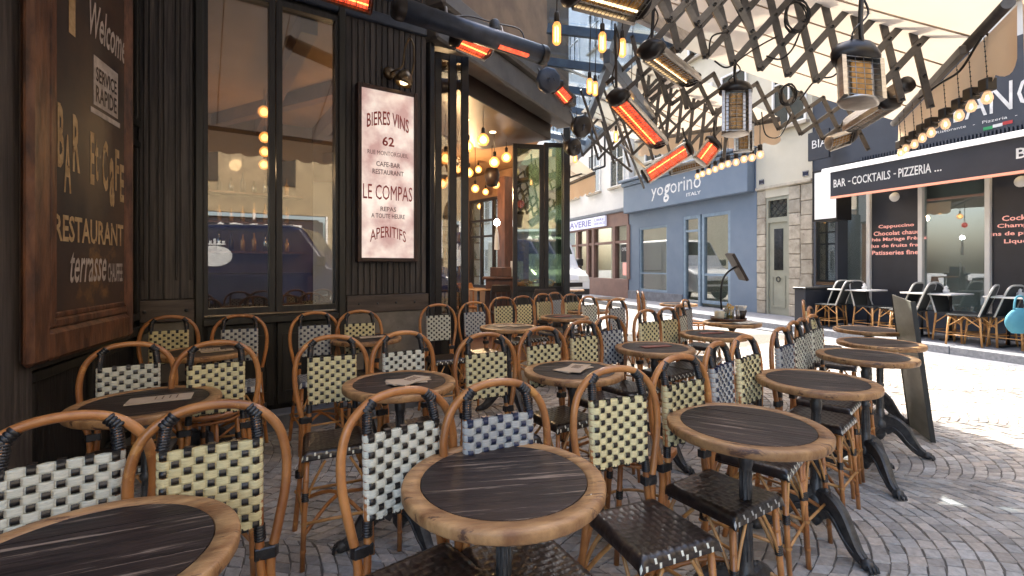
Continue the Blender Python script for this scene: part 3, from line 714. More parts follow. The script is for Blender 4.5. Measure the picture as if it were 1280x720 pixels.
# ------------------------------------------------------------------ white menu sign, lamp-lit brightness put into its face as emission
def menu_sign():
    s0,s1=W2.s(447,.1),W2.s(522,.1); zb=W2.z(447,327,.1); zt=W2.z(447,102,.1)
    b=thing('lightbox_sign','pale lit menu sign BIERES VINS LE COMPAS APERITIFS in a dark wooden frame','sign',tuple(W2.p(s0,0,zb)))
    fw=.035
    m=MB(); W2.box(m,s0,s0+fw,.02,.11,zb,zt); W2.box(m,s1-fw,s1,.02,.11,zb,zt); W2.box(m,s0+fw,s1-fw,.02,.108,zb,zb+fw); W2.box(m,s0+fw,s1-fw,.02,.108,zt-fw,zt)
    part('frame',m,M['darkbrown'],b,bevel=.004)
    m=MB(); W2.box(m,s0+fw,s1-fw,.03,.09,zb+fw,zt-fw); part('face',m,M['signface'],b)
    w=s1-s0; h=zt-zb
    def t(st,a,b_,z0,z1,mat,**k): text_on(W2,st,s0+w*a,s0+w*b_,zb+h*z0,zb+h*z1,.0925,mat,b,**k)
    arch=lambda x: .075*h*(.25-(x-.5)**2)*1.6
    t('BIERES VINS',.15,.85,.755,.835,M['signred'],warp=arch,bold=.01)
    t('62',.40,.60,.665,.72,M['signred'],bold=.02)
    t('RUE MONTORGUEIL',.16,.84,.610,.635,M['signgrey'])
    t('CAFE-BAR',.30,.70,.545,.573,M['signgrey'],bold=.01)
    t('RESTAURANT',.24,.76,.500,.528,M['signgrey'],bold=.01)
    t('LE COMPAS',.09,.91,.355,.440,M['signred'],bold=.0)
    t('REPAS',.37,.63,.290,.316,M['signgrey'],bold=.01)
    t('A TOUTE HEURE',.22,.78,.250,.276,M['signgrey'],bold=.01)
    smile=lambda x: .075*h*(.25-(x-.5)**2)*1.6
    t('APERITIFS',.20,.80,.110,.175,M['signred'],warp=smile,bold=.005)
menu_sign()
# gooseneck lamp over the sign
gl=thing('wall_lamp','bronze gooseneck wall lamp above the pale lit menu sign','lamp',tuple(W2.p(W2.s(484),0,3.2)))
g=lambda px,py,d: W2.p(W2.s(px,d),d,W2.z(px,py,d))
m=MB(); a=g(486,92,.02); m.lathe([(.05,0),(.06,.01),(.055,.03),(.03,.05),(.001,.055)],20,a,W2.n); part('wall_plate',m,M['brass'],gl)
m=MB(); m.tube(cat_rom([g(486,92,.05),g(494,88,.12),g(503,82,.16),g(506,62,.18),g(512,48,.2),g(517,58,.21),g(517,80,.21),g(514,94,.2)],5),.009,8); part('arm',m,M['brass'],gl)
m=MB(); c=g(505,100,.20); m.lathe([(.015,.10),(.03,.085),(.065,.05),(.085,0),(.082,-.04),(.07,-.045)],20,c,Vector((.25,.1,1))); part('shade',m,M['brass'],gl)
m=MB(); m.lathe([(.001,-.05),(.035,-.035),(.04,0),(.02,.03)],12,c); part('bulb',m,M['glowwarm'],gl)
#@@PART3
# ================================================================== ACROSS THE STREET
F=FF
def fz(px,py,d=0): return F.z(px,py,d)
def fs(px,d=0): return F.s(px,d)
def fb(name,mat,s0,s1,d0,d1,z0,z1,parent,bevel=0,kind=None,label=None):
    m=MB(); F.box(m,s0,s1,d0,d1,z0,z1); return m.build(name,M[mat],parent,bevel,label,kind)
def bld(name,label,s,cat='building'): return thing(name,label,cat,tuple(F.p(s,0,.12)))
def ap_window(parent,s0,s1,z0,z1,frame='white',shut=None,d=0):
    w=window(F,s0,s1,z0,z1,parent,M[frame],M['carglass'],.05,.06,d+.03,mull=((s0+s1)/2,),trans=(z0+(z1-z0)*.65,))
    m=MB(); F.box(m,s0-.06,s1+.06,d,d+.12,z0-.08,z0-.01); m.build('sill',M['limestone'],w)
    return w
G0=.12
# --- blue yogurt shop
sy0,sy1=fs(786),fs(946)
ys=bld('blue_shop','slate blue shopfront with a big blue fascia reading yogorino','%s'%0 and sy0)
wa0,wa1=fs(799),fs(834); da0,da1=fs(854),fs(875); db0,db1=fs(877),fs(913)
wt=2.62; dt=2.80
m=MB()
F.box(m,sy0,wa0,-.2,0,G0,3.2); F.box(m,wa1,da0,-.2,0,G0,3.2); F.box(m,db1,sy1,-.2,0,G0,3.2)
F.box(m,wa0,wa1,-.2,0,G0,.45); F.box(m,wa0,wa1,-.2,0,wt,3.2); F.box(m,da0,db1,-.2,0,dt,3.2)
F.box(m,sy0,sy1,-.2,-.002,3.2,4.3)
m.build('wall',M['bluewall'],ys)
fb('plinth','pave',sy0,da0-.02,0.0,.04,G0,.42,ys)
window(F,wa0,wa1,.45,wt,ys,M['blueframe'],M['glassfar'],.06,.08,-.04,trans=(1.05,))
window(F,da0,da1,G0,dt,ys,M['blueframe'],M['glassfar'],.09,.08,-.03,trans=(2.35,))
window(F,db0,db1,G0+.1,dt,ys,M['blueframe'],M['glassfar'],.09,.08,-.03,trans=(1.05,))
m=MB(); F.box(m,sy0+.1,sy1-.1,-3.2,-3.1,G0,3.2); F.box(m,sy0+.05,sy0+.1,-3.1,-.2,G0,3.2); F.box(m,sy1-.1,sy1-.05,-3.1,-.2,G0,3.2); m.build('shop_interior',M['greyroom'],ys)
m=MB(); F.box(m,wa0+.1,wa1-.1,-.75,-.4,.5,1.1); m.build('display_counter',M['white'],ys)
for k in range(5):
    fb('display_box','vanblue',wa0+.25+k*.33,wa0+.5+k*.33,-.7,-.45,1.3,1.78,ys)
fb('shelf','white',wa0+.1,wa1-.1,-.8,-.4,1.24,1.29,ys)
# fascia box with mouldings
sf0,sf1=fs(779,.25),fs(934,.25)
fa=thing('shop_sign','slate blue fascia sign with white yogorino ITALY lettering','sign',tuple(F.p(sf0,0,3.2)))
fb('fascia_board','bluewall',sf0,sf1,0.003,.25,3.18,4.12,fa,bevel=.015)
fb('cornice','bluewall',sf0-.05,sf1+.05,.002,.33,4.125,4.26,fa,bevel=.03)
fb('cornice','bluewall',sf0-.08,sf1+.08,.002,.42,4.265,4.36,fa,bevel=.02)
d=.253
def ft(st,px0,px1,pyb,pyt,mat,parent,d,**k):
    s0,s1=fs(px0,d),fs(px1,d); pm_=px0
    return text_on(F,st,s0,s1,fz(pm_,pyb,d),fz(pm_,pyt,d),d,M[mat],parent,**k)
z0=3.55
text_on(F,'yo',fs(814,d),fs(829,d),3.42,3.83,d,M['letterwhite'],fa)
text_on(F,'g',fs(829,d),fs(838,d),3.30,3.86,d,M['letterwhite'],fa,bold=.02,shear=.2)
text_on(F,'orino',fs(838,d),fs(876,d),3.54,3.96,d,M['letterwhite'],fa)
text_on(F,'ITALY',fs(858,d),fs(876,d),3.35,3.45,d,M['letterwhite'],fa,bold=.02)
# security camera-like lamp at the left of the fascia: small wall lamp
# --- upper storeys above the shops
def upper(label,s0,s1,z0,z1,mat,parent,wins,zz=((4.9,6.6),(7.6,9.3),(10.3,12))):
    m=MB(); F.box(m,s0,s1,-.35,-.22,z0,z1); u=m.build('upper_wall',M[mat],parent)
    for a,b in wins:
        for z_a,z_b in zz:
            ap_window(parent,a,b,z_a,z_b,d=-.22)
    m=MB(); F.box(m,s0,s1,-.22,-.05,z1-.3,z1-.002); m.build('cornice',M[mat],parent)
    m=MB(); F.box(m,s0,s1,-8,-.36,0,z1+1.0); m.build('back_volume',M[mat],parent)
upper('',sy0,sy1,4.3,13,'creamwall',ys,[(sy0+.7,sy0+1.7),(sy0+2.9,sy0+3.9),(sy1-1.4,sy1-.5)])
# --- stone doorway house
sd0,sd1=sy1,fs(1016)
dh=bld('stone_house','cream rendered house with cut stone jambs around a grey green door','0' and sd0)
dd0,dd1=fs(957),fs(986); zt=3.18
fb('wall','creamwall',sd0,sd1,-.2,0.02,3.18,13,dh)
fb('wall','creamwall',dd0-.005,dd1+.005,-.2,.0,2.98,3.178,dh)
def blocks(s0,s1,z0,z1,n):
    hs=[random.uniform(.8,1.2) for _ in range(n)]; t=sum(hs); z=z0
    for i,h in enumerate(hs):
        hh=h/t*(z1-z0); j=random.uniform(-.0,.02)
        fb('stone',"limestone",s0+.004,s1-.004,-.18,.0+j,z+.006,z+hh-.006,dh,bevel=.012); z+=hh
fb('mortar_core','mortar',sd0+.01,dd0-.01,-.2,-.02,G0,3.17,dh); fb('mortar_core','mortar',dd1+.01,sd1-.01,-.2,-.02,G0,3.17,dh)
blocks(sd0,dd0,G0,3.17,9); blocks(dd1,(dd1+sd1)/2,G0,3.17,10); blocks((dd1+sd1)/2,sd1,G0,3.17,9)
fb('door_frame','olivedoor',dd0,dd0+.06,-.14,-.02,G0,2.975,dh); fb('door_frame','olivedoor',dd1-.06,dd1,-.14,-.02,G0,2.975,dh)
fb('door_frame','olivedoor',dd0+.06,dd1-.06,-.14,-.022,2.36,2.48,dh); fb('door_frame','olivedoor',dd0+.06,dd1-.06,-.14,-.022,2.9,2.975,dh)
dr=fb('door','olivedoor',dd0+.062,dd1-.062,-.12,-.06,G0,2.358,dh)
fb('pane','carglass',dd0+.2,dd1-.2,-.062,-.052,1.2,2.2,dr)
m=MB()
for k in range(7):
    s_=dd0+.22+k*(dd1-dd0-.44)/6; m.tube([F.p(s_,-.045,1.2),F.p(s_,-.045,2.2)],.008,6)
m.build('grille',M['iron'],dr)
m=MB(); m.tube([F.p((dd0+dd1)/2+.05*math.cos(a),-.04,.98+.06*math.sin(a)) for a in [i*PI/6 for i in range(13)]],.012,6); m.build('knocker',M['iron'],dr)
m=MB(); F.box(m,dd0+.14,dd1-.14,-.06,-.045,.3,.34); F.box(m,dd0+.14,dd1-.14,-.06,-.045,1.02,1.06); F.box(m,dd0+.14,dd0+.17,-.06,-.046,.34,1.02); F.box(m,dd1-.17,dd1-.14,-.06,-.046,.34,1.02); m.build('moulding',M['olivedoor'],dr)
tw=fb('transom_window','carglass',dd0+.06,dd1-.06,-.10,-.09,2.48,2.9,dh)
m=MB(); a0,a1=dd0+.06,dd1-.06
for k in range(-3,6):
    for sgn in (1,-1):
        p=F.p(a0+k*.17,-.08,2.48 if sgn>0 else 2.9); q=F.p(a0+k*.17+.42,-.08,2.9 if sgn>0 else 2.48)
        ss0=k*.17; 
        t0=max(0,(-ss0)/.42); t1=min(1,(a1-a0-ss0)/.42)
        if t1>t0: m.tube([p.lerp(q,t0),p.lerp(q,t1)],.006,5)
m.build('grille',M['iron'],tw)
fb('string_course','limestone',sd0,sd1,.0,.07,3.19,3.26,dh,bevel=.01)
for px in (953,1008):
    o=thing('number_plate','small blue enamel plate on the cream wall '+('left of the stone doorway' if px<980 else 'right of the stone doorway'),'sign',tuple(F.p(fs(px),.03,3.35)))
    q=fs(px); mm=MB(); F.box(mm,q-.07,q+.07,.022,.035,3.33,3.45); mm.build('plate',M['vanblue'],o)
    mm=MB(); F.box(mm,q-.06,q+.06,.035,.037,3.34,3.345); F.box(mm,q-.06,q+.06,.035,.037,3.435,3.44); mm.build('border',M['letterwhite'],o)
for a in (.5,):
    for z_a in (4.6,7.4,10.2): ap_window(dh,sd0+a,sd0+a+.9,z_a,z_a+1.6,d=.02)
m=MB(); F.box(m,sd0,sd1,-8,-.36,0,13.5); m.build('back_volume',M['creamwall'],dh)
# --- pizzeria
sb0=sd1; sb1=14.5
pz=bld('pizzeria','dark fronted bar pizzeria with tall shop windows and dark menu panels','0' and sb0)
cols=[fs(1049),fs(1086),fs(1151),fs(1235),fs(1235)+ (fs(1235)-fs(1151))*.82,14.2]
fb('wall','darksign',sb0,sb1,-.2,-.002,3.0,4.9,pz)
fb('base','darksign',sb0,sb1,-.15,.0,G0,.5,pz)
for c in cols: fb('post','white' if c>fs(1060) else 'greymetal',c-.035,c+.035,-.1,.03,.5,3.0,pz,bevel=.005)
fb('display_case','darksign',fs(1017,.3),fs(1047,.3),.0,.30,G0,2.38,pz)
fb('display_pane','glassfar',fs(1020,.3),fs(1044,.3),.302,.31,.9,2.25,pz)
def pane(a,b,kind,lines=None):
    if kind=='glass':
        fb('window_pane','glassfar',a+.04,b-.04,-.05,-.04,.5,3.0,pz)
    else:
        p=fb('menu_panel','navysign',a+.04,b-.04,-.06,-.03,.5,3.0,pz)
        if lines:
            zz=2.02; c=(a+b)/2+.02
            for st,w_ in lines:
                text_on(F,st,c-w_/2,c+w_/2,zz,zz+.085,-.027,M['letterpink'],p,bold=.02); zz-=.125
        m=MB(); m.lathe([(.001,.05),(.07,.045),(.09,.0)],16,F.p((a+b)/2-.0,-.03,2.62),F.n); m.build('porthole',M['white'],p)
        m=MB(); F.box(m,a+.05,b-.3,.05,.2,2.93,2.97); m.build('light_strip',M['glowwarm'],p)
pane(cols[0],cols[1],'glass')
pane(cols[1],cols[2],'panel',[('Cappuccino',.62),('Chocolat chaud',.80),('Thés Mariage Frères',1.02),('Jus de fruits frais',.92),('Patisseries fines',.86)])
pane(cols[2],cols[3],'glass')
pane(cols[3],cols[4],'panel',[('Cocktails',.5),('Champagne',.62),('Vins de propriétés',.95),('Liqueurs',.45)])
pane(cols[4],cols[5],'glass')
m=MB(); F.box(m,sb0+.05,sb1,-3.6,-3.5,G0,3.4); F.box(m,sb0+.02,sb0+.05,-3.5,-.2,G0,3.4); F.box(m,cols[2]+.9,cols[2]+1.1,-3.0,-.8,G0,2.9); m.build('shop_interior',M['greyroom'],pz)
fb('counter','white',cols[2]+1.4,cols[3]-.2,-1.9,-1.2,G0,1.15,pz); fb('back_shelf','interwood',cols[2]+.3,cols[3]-.2,-3.3,-3.0,1.4,2.5,pz)
fb('wall_picture','limestone',cols[2]+1.0,cols[2]+1.5,-3.48,-3.45,1.5,2.3,pz)
for i,(px,py) in enumerate(((1168,261),(1189,259))):
    s_=fs(px,-1.5); c=F.p(s_,-1.5,fz(px,py,-1.5)); t=thing('pendant_lamp',['left one of two small lamps glowing inside the pizzeria window','right one of two small lamps glowing inside the pizzeria window'][i],'lamp',tuple(c),'lamps inside the pizzeria')
    m=MB(); m.lathe([(.001,-.07),(.06,-.03),(.06,.03),(.02,.08)],12,c); m.build('globe',M['bulbglobe'],t)
    m=MB(); m.tube([c+Vector((0,0,.07)),Vector((c.x,c.y,3.3))],.006,5); m.build('cord',M['blackplastic'],t)
# upper wall & roof edge of pizzeria
fb('upper_wall','whitewall',sb0+.003,sb1,-.35,-.21,4.9,14,pz)
m=MB(); F.box(m,sb0+.01,sb1,-8,-.36,0,14.4); m.build('back_volume',M['whitewall'],pz)
for k in range(4): 
    for z_a in (5.6,8.4): ap_window(pz,sb0+1.0+k*2.2,sb0+2.0+k*2.2,z_a,z_a+1.8,d=-.21)
# big name sign, leaning board above the awning
bs=thing('name_sign','charcoal fascia sign with big thin white letters above the black awning','sign',tuple(F.p(sb0,.1,3.3)))
sn0=fs(1046,.1)
fb('board','darksign',sn0,sb1,.003,.12,3.42,4.62,bs)
sA=fs(1206,.125); wA=(fs(1280,.125)-sA)
text_on(F,'BI',sA-wA*.75,sA-wA*.12,3.74,4.2,.125,M['letterwhite'],bs); text_on(F,'ANCO',sA,sA+wA*1.75,3.74,4.2,.125,M['letterwhite'],bs)
text_on(F,'Ristorante   -   Pizzeria   -   Bar   -   Lounge',fs(1170,.125),sA+wA*1.9,3.60,3.66,.125,M['letterwhite'],bs)
zf=3.50; s_=fs(1229,.125); ww=.24
for i,mt in enumerate(('flaggreen','letterwhite','flagred')):
    m=MB(); F.box(m,s_+i*ww*.5,s_+(i+1)*ww*.5,.121,.125,zf+i*.012,zf+.05+i*.012); m.build('flag_stripe',M[mt],bs)
sm=thing('side_sign','small dark sign with white letters BIA sticking out beside the name sign','sign',tuple(F.p(fs(1010,.3),.3,3.7)))
fb('board','navysign',fs(1010,.45),fs(1036,.45),.40,.45,3.55,4.15,sm)
text_on(F,'BIA',fs(1015,.453),fs(1034,.453),3.80,3.97,.453,M['letterwhite'],sm)
# awning: white cassette, black valance with salmon strip
D=1.05
aw=thing('black_awning','black bar awning reading BAR - COCKTAILS - PIZZERIA with white cassette and salmon light strip','awning',tuple(F.p(fs(1038,D),0,2.9)))
a0=fs(1038,D); a1=13.9
zb=2.635; zt=3.10
m=MB(); F.box(m,a0,a1,D-.04,D,zb,zt); m.build('valance',M['navysign'],aw)
m=MB(); F.box(m,a0,a1,D-.045,D+.012,zb-.04,zb-.002); m.build('light_strip',M['salmon'],aw)
m=MB(); m.hexa([F.p(a0-.15,D-.1,zt),F.p(a1,D-.1,zt),F.p(a1,D+.05,zt),F.p(a0-.15,D+.05,zt),F.p(a0-.15,D-.1,zt+.10),F.p(a1,D-.1,zt+.10),F.p(a1,D+.03,zt+.09),F.p(a0-.15,D+.03,zt+.09)]); m.build('front_rail',M['litwhite'],aw)  # rail is no lamp; its bright white is emission put into the material
m=MB(); m.hexa([F.p(a0-.15,.13,zt+.22),F.p(a1,.13,zt+.22),F.p(a1,D-.1,zt+.02),F.p(a0-.15,D-.1,zt+.02),F.p(a0-.15,.13,zt+.27),F.p(a1,.13,zt+.27),F.p(a1,D-.1,zt+.08),F.p(a0-.15,D-.1,zt+.08)]); m.build('canopy',M['greymetal'],aw)
m=MB()
k=0
while a0+k*.05<a1: F.box(m,a0+k*.05,a0+k*.05+.025,.125,.2,zt+.27,zt+.36); k+=1
o=m.build('ridge_fins',M['darksign'],aw); o['kind']='stuff'
for st,p0,p1 in (('BAR',1042,1057),('-',1060,1063),('COCKTAILS',1065,1113),('-',1117,1120),('PIZZERIA',1123,1164),('...',1168,1177),('BRASSERIE',1270,1330)):
    za,zb_=(2.80,2.95) if st not in('-','...') else ((2.865,2.885) if st=='-' else (2.80,2.825))
    text_on(F,st,fs(p0,D+.003),fs(p1,D+.003) if p1<1300 else fs(1270,D)+1.0,za,zb_,D+.003,M['letterwhite'],aw,bold=.015)
# white light box at the awning's end
lb=thing('white_lightbox','white lit box sign hanging at the left end of the black awning','sign',tuple(F.p(fs(1014,.75),.6,2.4)))
z0,z1=fz(1016,276,.8),fz(1016,216,.8)
fb('panel','litwhite',fs(1017,.8)+.02,fs(1046,.8)-.02,.42,.80,z0+.02,z1-.02,lb)
m=MB(); q0,q1=fs(1016,.8),fs(1047,.8)
for (x0,x1,y0,y1) in ((q0,q1,z0-.02,z0+.015),(q0,q1,z1-.015,z1+.02),(q0,q0+.02,z0+.015,z1-.015),(q1-.02,q1,z0+.015,z1-.015)): F.box(m,x0,x1,.41,.815,y0,y1)
m.build('frame',M['blackmetal'],lb)
# --- laundry and far houses to the left
sl0=fs(700); 
lv=bld('laundry_house','white house with a brown framed laundry shopfront lit yellow green inside','0' and sl0)
L0,L1=fs(690),sy0-.01
fb('wall','whitewall',L0,L1,-.3,0.0,3.35,15,lv)
fb('cornice','slateroof',L0,L1,.0,.14,3.30,3.44,lv,bevel=.02)
fb('lintel','brownfront',L0,L1,-.2,.03,2.80,3.3,lv)
fb('base','brownfront',L0,L1,-.2,.03,G0,.82,lv,bevel=.01)
posts=[fs(690),fs(722),fs(735),fs(742),fs(768),fs(787)-.05]
for c in posts: fb('post','brownfront',c-.09,c+.09,-.15,.04,.82,2.8,lv)
for a,b in zip(posts[:-1],posts[1:]):
    fb('transom','brownfront',a+.09,b-.09,-.12,.02,2.15,2.24,lv)
    fb('window_pane','glassclear',a+.09,b-.09,-.08,-.07,.82,2.8,lv)
fb('lit_room','litroom',L0,L1,-1.6,-1.5,G0,3.2,lv)
m=MB()
for k in range(6): F.box(m,L0+.4+k*1.1,L0+1.2+k*1.1,-1.45,-.9,G0,1.5)
m.build('washing_machines',M['white'],lv)
ls=thing('laundry_sign','pale lavender LAVERIE sign with violet letters over the brown shopfront','sign',tuple(F.p(fs(712),.1,2.9)))
fb('board','lavender',fs(706,.1),fs(757,.1),.045,.14,2.86,3.27,ls,bevel=.01)
text_on(F,'LAVERIE',fs(709,.142),fs(739,.142),2.94,3.20,.142,M['purple'],ls,bold=.02)
text_on(F,'LIBRE',fs(743,.142),fs(755,.142),3.09,3.19,.142,M['purple'],ls,bold=.01)
text_on(F,'SERVICE',fs(742,.142),fs(756,.142),2.94,3.04,.142,M['purple'],ls,bold=.01)
po=thing('poster','black and pink OPEN poster behind the right laundry window','sign',tuple(F.p(fs(780),.0,1.5)))
fb('sheet','blackmetal',fs(775,0),fs(785,0),-.065,-.05,1.45,2.1,po); fb('sheet','letterpink',fs(777,0),fs(783,0),-.065,-.048,.95,1.42,po)
text_on(F,'OPEN',fs(776,0),fs(784,0),1.85,1.98,-.045,M['letterwhite'],po)
for z_a in (4.3,7.2,10.2):
    for s_ in (-8.6,-6.9,-10.4,-12.2): ap_window(lv,s_,s_+.95,z_a,z_a+1.6)
m=MB(); F.box(m,L0,L1,-8,-.31,0,15.6); m.build('back_volume',M['whitewall'],lv)
fh=bld('far_house','pale row of houses far down the street','0' and -30)
fb('wall','whitewall',-34,L0-.01,-8,0,G0,15,fh)
for k in range(8):
    for z_a in (.9,4.3,7.2,10.2): ap_window(fh,-33+k*1.9,-32+k*1.9,z_a,z_a+1.6)
fe=thing('street_end_house','pale house closing the view at the end of the street','building',(-8,44,0))
m=MB(); m.box(-22,4,44,50,0,14); m.build('wall',M['whitewall'],fe)
for k in range(10):
    for z_a in (.9,4.3,7.2,10.2):
        mm=MB(); mm.box(-20+k*2.3,-19+k*2.3,43.93,43.99,z_a,z_a+1.6); w_=mm.build('window',M['carglass'],fe)
# café block beyond the doorway on the left of the street
lf=thing('corner_block','cream café block continuing up the left of the street','building',(-1,15,0))
FL=Frame((-6.6,29),(.367,-1))
m=MB(); c0=W3.p(L3+.1,-1.2,0); 
BL=Frame((c0.x-.3,c0.y+.6),(-.333,1)); BL=Frame(( -5.2,22.5),(.40,-1))
m.add([(-.9,13.3,0),(-5.5,26,0),(-12,26,0),(-12,13.3,0),(-.9,13.3,14),(-5.5,26,14),(-12,26,14),(-12,13.3,14)],[(3,2,1,0),(4,5,6,7),(0,1,5,4),(1,2,6,5),(2,3,7,6),(3,0,4,7)]); m.build('wall',M['creamwall'],lf)

# ================================================================== BEHIND THE CAMERA (seen in the window reflections)
F=RR
rr=thing('stone_shop_house','warm cut stone house with a latticed roller shutter and glass shopfront','building',tuple(RR.o))
fbR=lambda n,mt,a,b,d0,d1,z0,z1,p: (lambda m:(RR.box(m,a,b,d0,d1,z0,z1),m.build(n,M[mt],p))[1])(MB())
fbR('wall','stonewarm',-4,14,-.3,0,3.3,15,rr); fbR('wall','stonewarm',-4,1.2,-.3,0,0,3.3,rr); fbR('wall','stonewarm',3.4,4.6,-.3,0,0,3.3,rr)
sh=fbR('roller_shutter','shutter',1.2,3.4,-.2,-.15,0,3.3,rr)
m=MB()
for k in range(-16,12):
    for sg in (1,-1):
        p=Vector((1.2+k*.2,0 if sg>0 else 3.3)); q=Vector((1.2+k*.2+3.3,3.3 if sg>0 else 0))
        t0=max(0,(1.2-p.x)/3.3); t1=min(1,(3.4-p.x)/3.3)
        if t1>t0:
            a=p.lerp(q,t0); b=p.lerp(q,t1); m.bar(RR.p(a.x,-.12,a.y),RR.p(b.x,-.12,b.y),.02,.03)
m.build('lattice',M['limestone'],sh)
fbR('shop_interior','greyroom',4.6,14,-2,-1.9,0,3.3,rr); fbR('shop_pane','glassfar',4.65,14,-.1,-.08,.5,3.0,rr)
for a in (4.6,7.2,9.8): fbR('post','white',a,a+.08,-.12,.02,0,3.3,rr)
fl=thing('shop_fascia','dark shop fascia with white FILORGA letters on the house behind','sign',tuple(RR.p(6,0,2.7)))
fbR('board','navysign',4.8,9.5,.02,.1,2.45,3.05,fl)
text_on(RR,'FILORGA',5.6,8.6,2.6,2.9,.105,M['letterwhite'],fl,bold=.02)
pl=thing('street_plate','navy blue street name plate on the warm stone wall','sign',tuple(RR.p(4.0,0,2.3)))
fbR('plate','vanblue',3.75,4.3,.0,.03,2.2,2.75,pl)
for k in range(5):
    for z_a in (4.4,7.4,10.4):
        m=MB(); RR.box(m,-2+k*2.6,-1+k*2.6,.003,.03,z_a,z_a+1.8); m.build('window',M['carglass'],rr)
# ---------------------------------------------------------------- vans
def van(name,label,loc,rz,body,L=5.2,Wd=1.95,H=2.35):
    t=thing(name,label,'van',loc)
    t.rotation_euler=(0,0,rz)
    prof=[(-L/2,.35),(-L/2,H-.12),(-L/2+.12,H),(L/2-1.75,H),(L/2-1.45,H-.08),(L/2-.78,1.28),(L/2-.1,1.02),(L/2,.85),(L/2,.35)]
    m=MB(); n=len(prof)
    secs=[(-Wd/2,.90),(-Wd/2+.08,1.0),(Wd/2-.08,1.0),(Wd/2,.90)]
    rows=[]
    for y,k in secs:
        rows.append([(x*(1 if k==1 else .985),y,(.35+(z-.35)*(1 if k==1 else .965))) for x,z in prof])
    vs=[p for r in rows for p in r]; fs_=[]
    for i in range(3):
        for j in range(n): fs_.append((i*n+j,i*n+(j+1)%n,(i+1)*n+(j+1)%n,(i+1)*n+j))
    fs_+= [tuple(range(n))[::-1],tuple(range(3*n,4*n))]
    m.add(vs,fs_); obj('body',m.mesh('body',M[body],bevel=.03),t)
    for sy in (-1,1):
        m=MB(); y=sy*(Wd/2+.004); m.add([(L/2-1.95,y*.995,1.32),(L/2-.98,y*.995,1.32),(L/2-1.50,y*.985,2.0),(L/2-1.95,y*.985,2.0)],[(0,1,2,3)]); obj('side_window',m.mesh('side_window',M['carglass'],recalc=False),t)
        m=MB(); m.box(L/2-2.05,L/2-2.04,y-.002,y+.002,.5,2.15); m.box(-L/2+.2,L/2-2.1,y-.003,y+.003,1.1,1.115); obj('door_seam',m.mesh('door_seam',M['blackplastic']),t)
        for wx in (-L/2+.95,L/2-.9):
            m=MB(); m.lathe([(.001,.0),(.33,.0),(.35,.03),(.35,.2),(.33,.23),(.001,.23)],24,(wx,sy*(Wd/2-.1),.35),(0,sy,0)); 
            for v in m.v: v.y-=sy*.12
            w_=obj('wheel',m.mesh('wheel',M['tyre']),t)
            m=MB(); m.lathe([(.001,.13),(.1,.12),(.2,.125),(.22,.10)],18,(wx,sy*(Wd/2-.1),.35),(0,sy,0)); obj('rim',m.mesh('rim',M['greymetal']),w_)
        m=MB(); m.box(L/2-.04,L/2+.015,sy*Wd/2-sy*.42 if sy>0 else -Wd/2+.08,sy*Wd/2-sy*.08 if sy>0 else -Wd/2+.42,.78,.98); obj('headlight',m.mesh('headlight',M['white'],bevel=.01),t)
        m=MB(); m.box(L/2-1.05,L/2-.85,min(sy*Wd/2,sy*(Wd/2+.2)),max(sy*Wd/2,sy*(Wd/2+.2)),1.3,1.55); obj('mirror',m.mesh('mirror',M['blackplastic'],bevel=.02),t)
    def wp(f): return Vector((L/2-1.45+.60*f,0,H-.10-(H-1.32)*f))
    a=wp(.04)+Vector((.03,0,.03)); b=wp(.95)+Vector((.06,0,.03))
    m=MB(); m.add([(a.x,-Wd/2+.14,a.z),(a.x,Wd/2-.14,a.z),(b.x,Wd/2-.1,b.z),(b.x,-Wd/2+.1,b.z)],[(0,1,2,3)]); obj('windscreen',m.mesh('windscreen',M['carglass'],recalc=False),t)
    m=MB(); m.box(L/2-.02,L/2+.02,-Wd/2+.3,Wd/2-.3,.62,.76); m.box(L/2-.02,L/2+.03,-Wd/2+.05,Wd/2-.05,.36,.55); obj('grille',m.mesh('grille',M['blackplastic'],bevel=.01),t)
    return t
van('parked_van','white van parked far down the street beside the open green door leaf',(.78,17.9,0),R(-70),'vanwhite')
bv=van('delivery_van','navy blue delivery van with pale oval crest, parked behind the viewer',(4.5,-3.9,0),R(58),'vanblue')
m=MB(); q=[(-.9+.42*math.cos(a),.985,1.55+.26*math.sin(a)) for a in [i*PI/12 for i in range(24)]]; m.add(q,[tuple(range(24))]); obj('crest',m.mesh('crest',M['letterwhite'],recalc=False),bv)
m=MB()
for k in range(5): m.box(-1.12+k*.1,-1.06+k*.1,.983,.987,1.86,1.93+(.05 if k==2 else 0))
m.box(-1.14,-.64,.983,.987,1.83,1.86); obj('crown',m.mesh('crown',M['letterwhite']),bv)
#@@PART4
# ================================================================== TERRACE FURNITURE
N2=R(31)
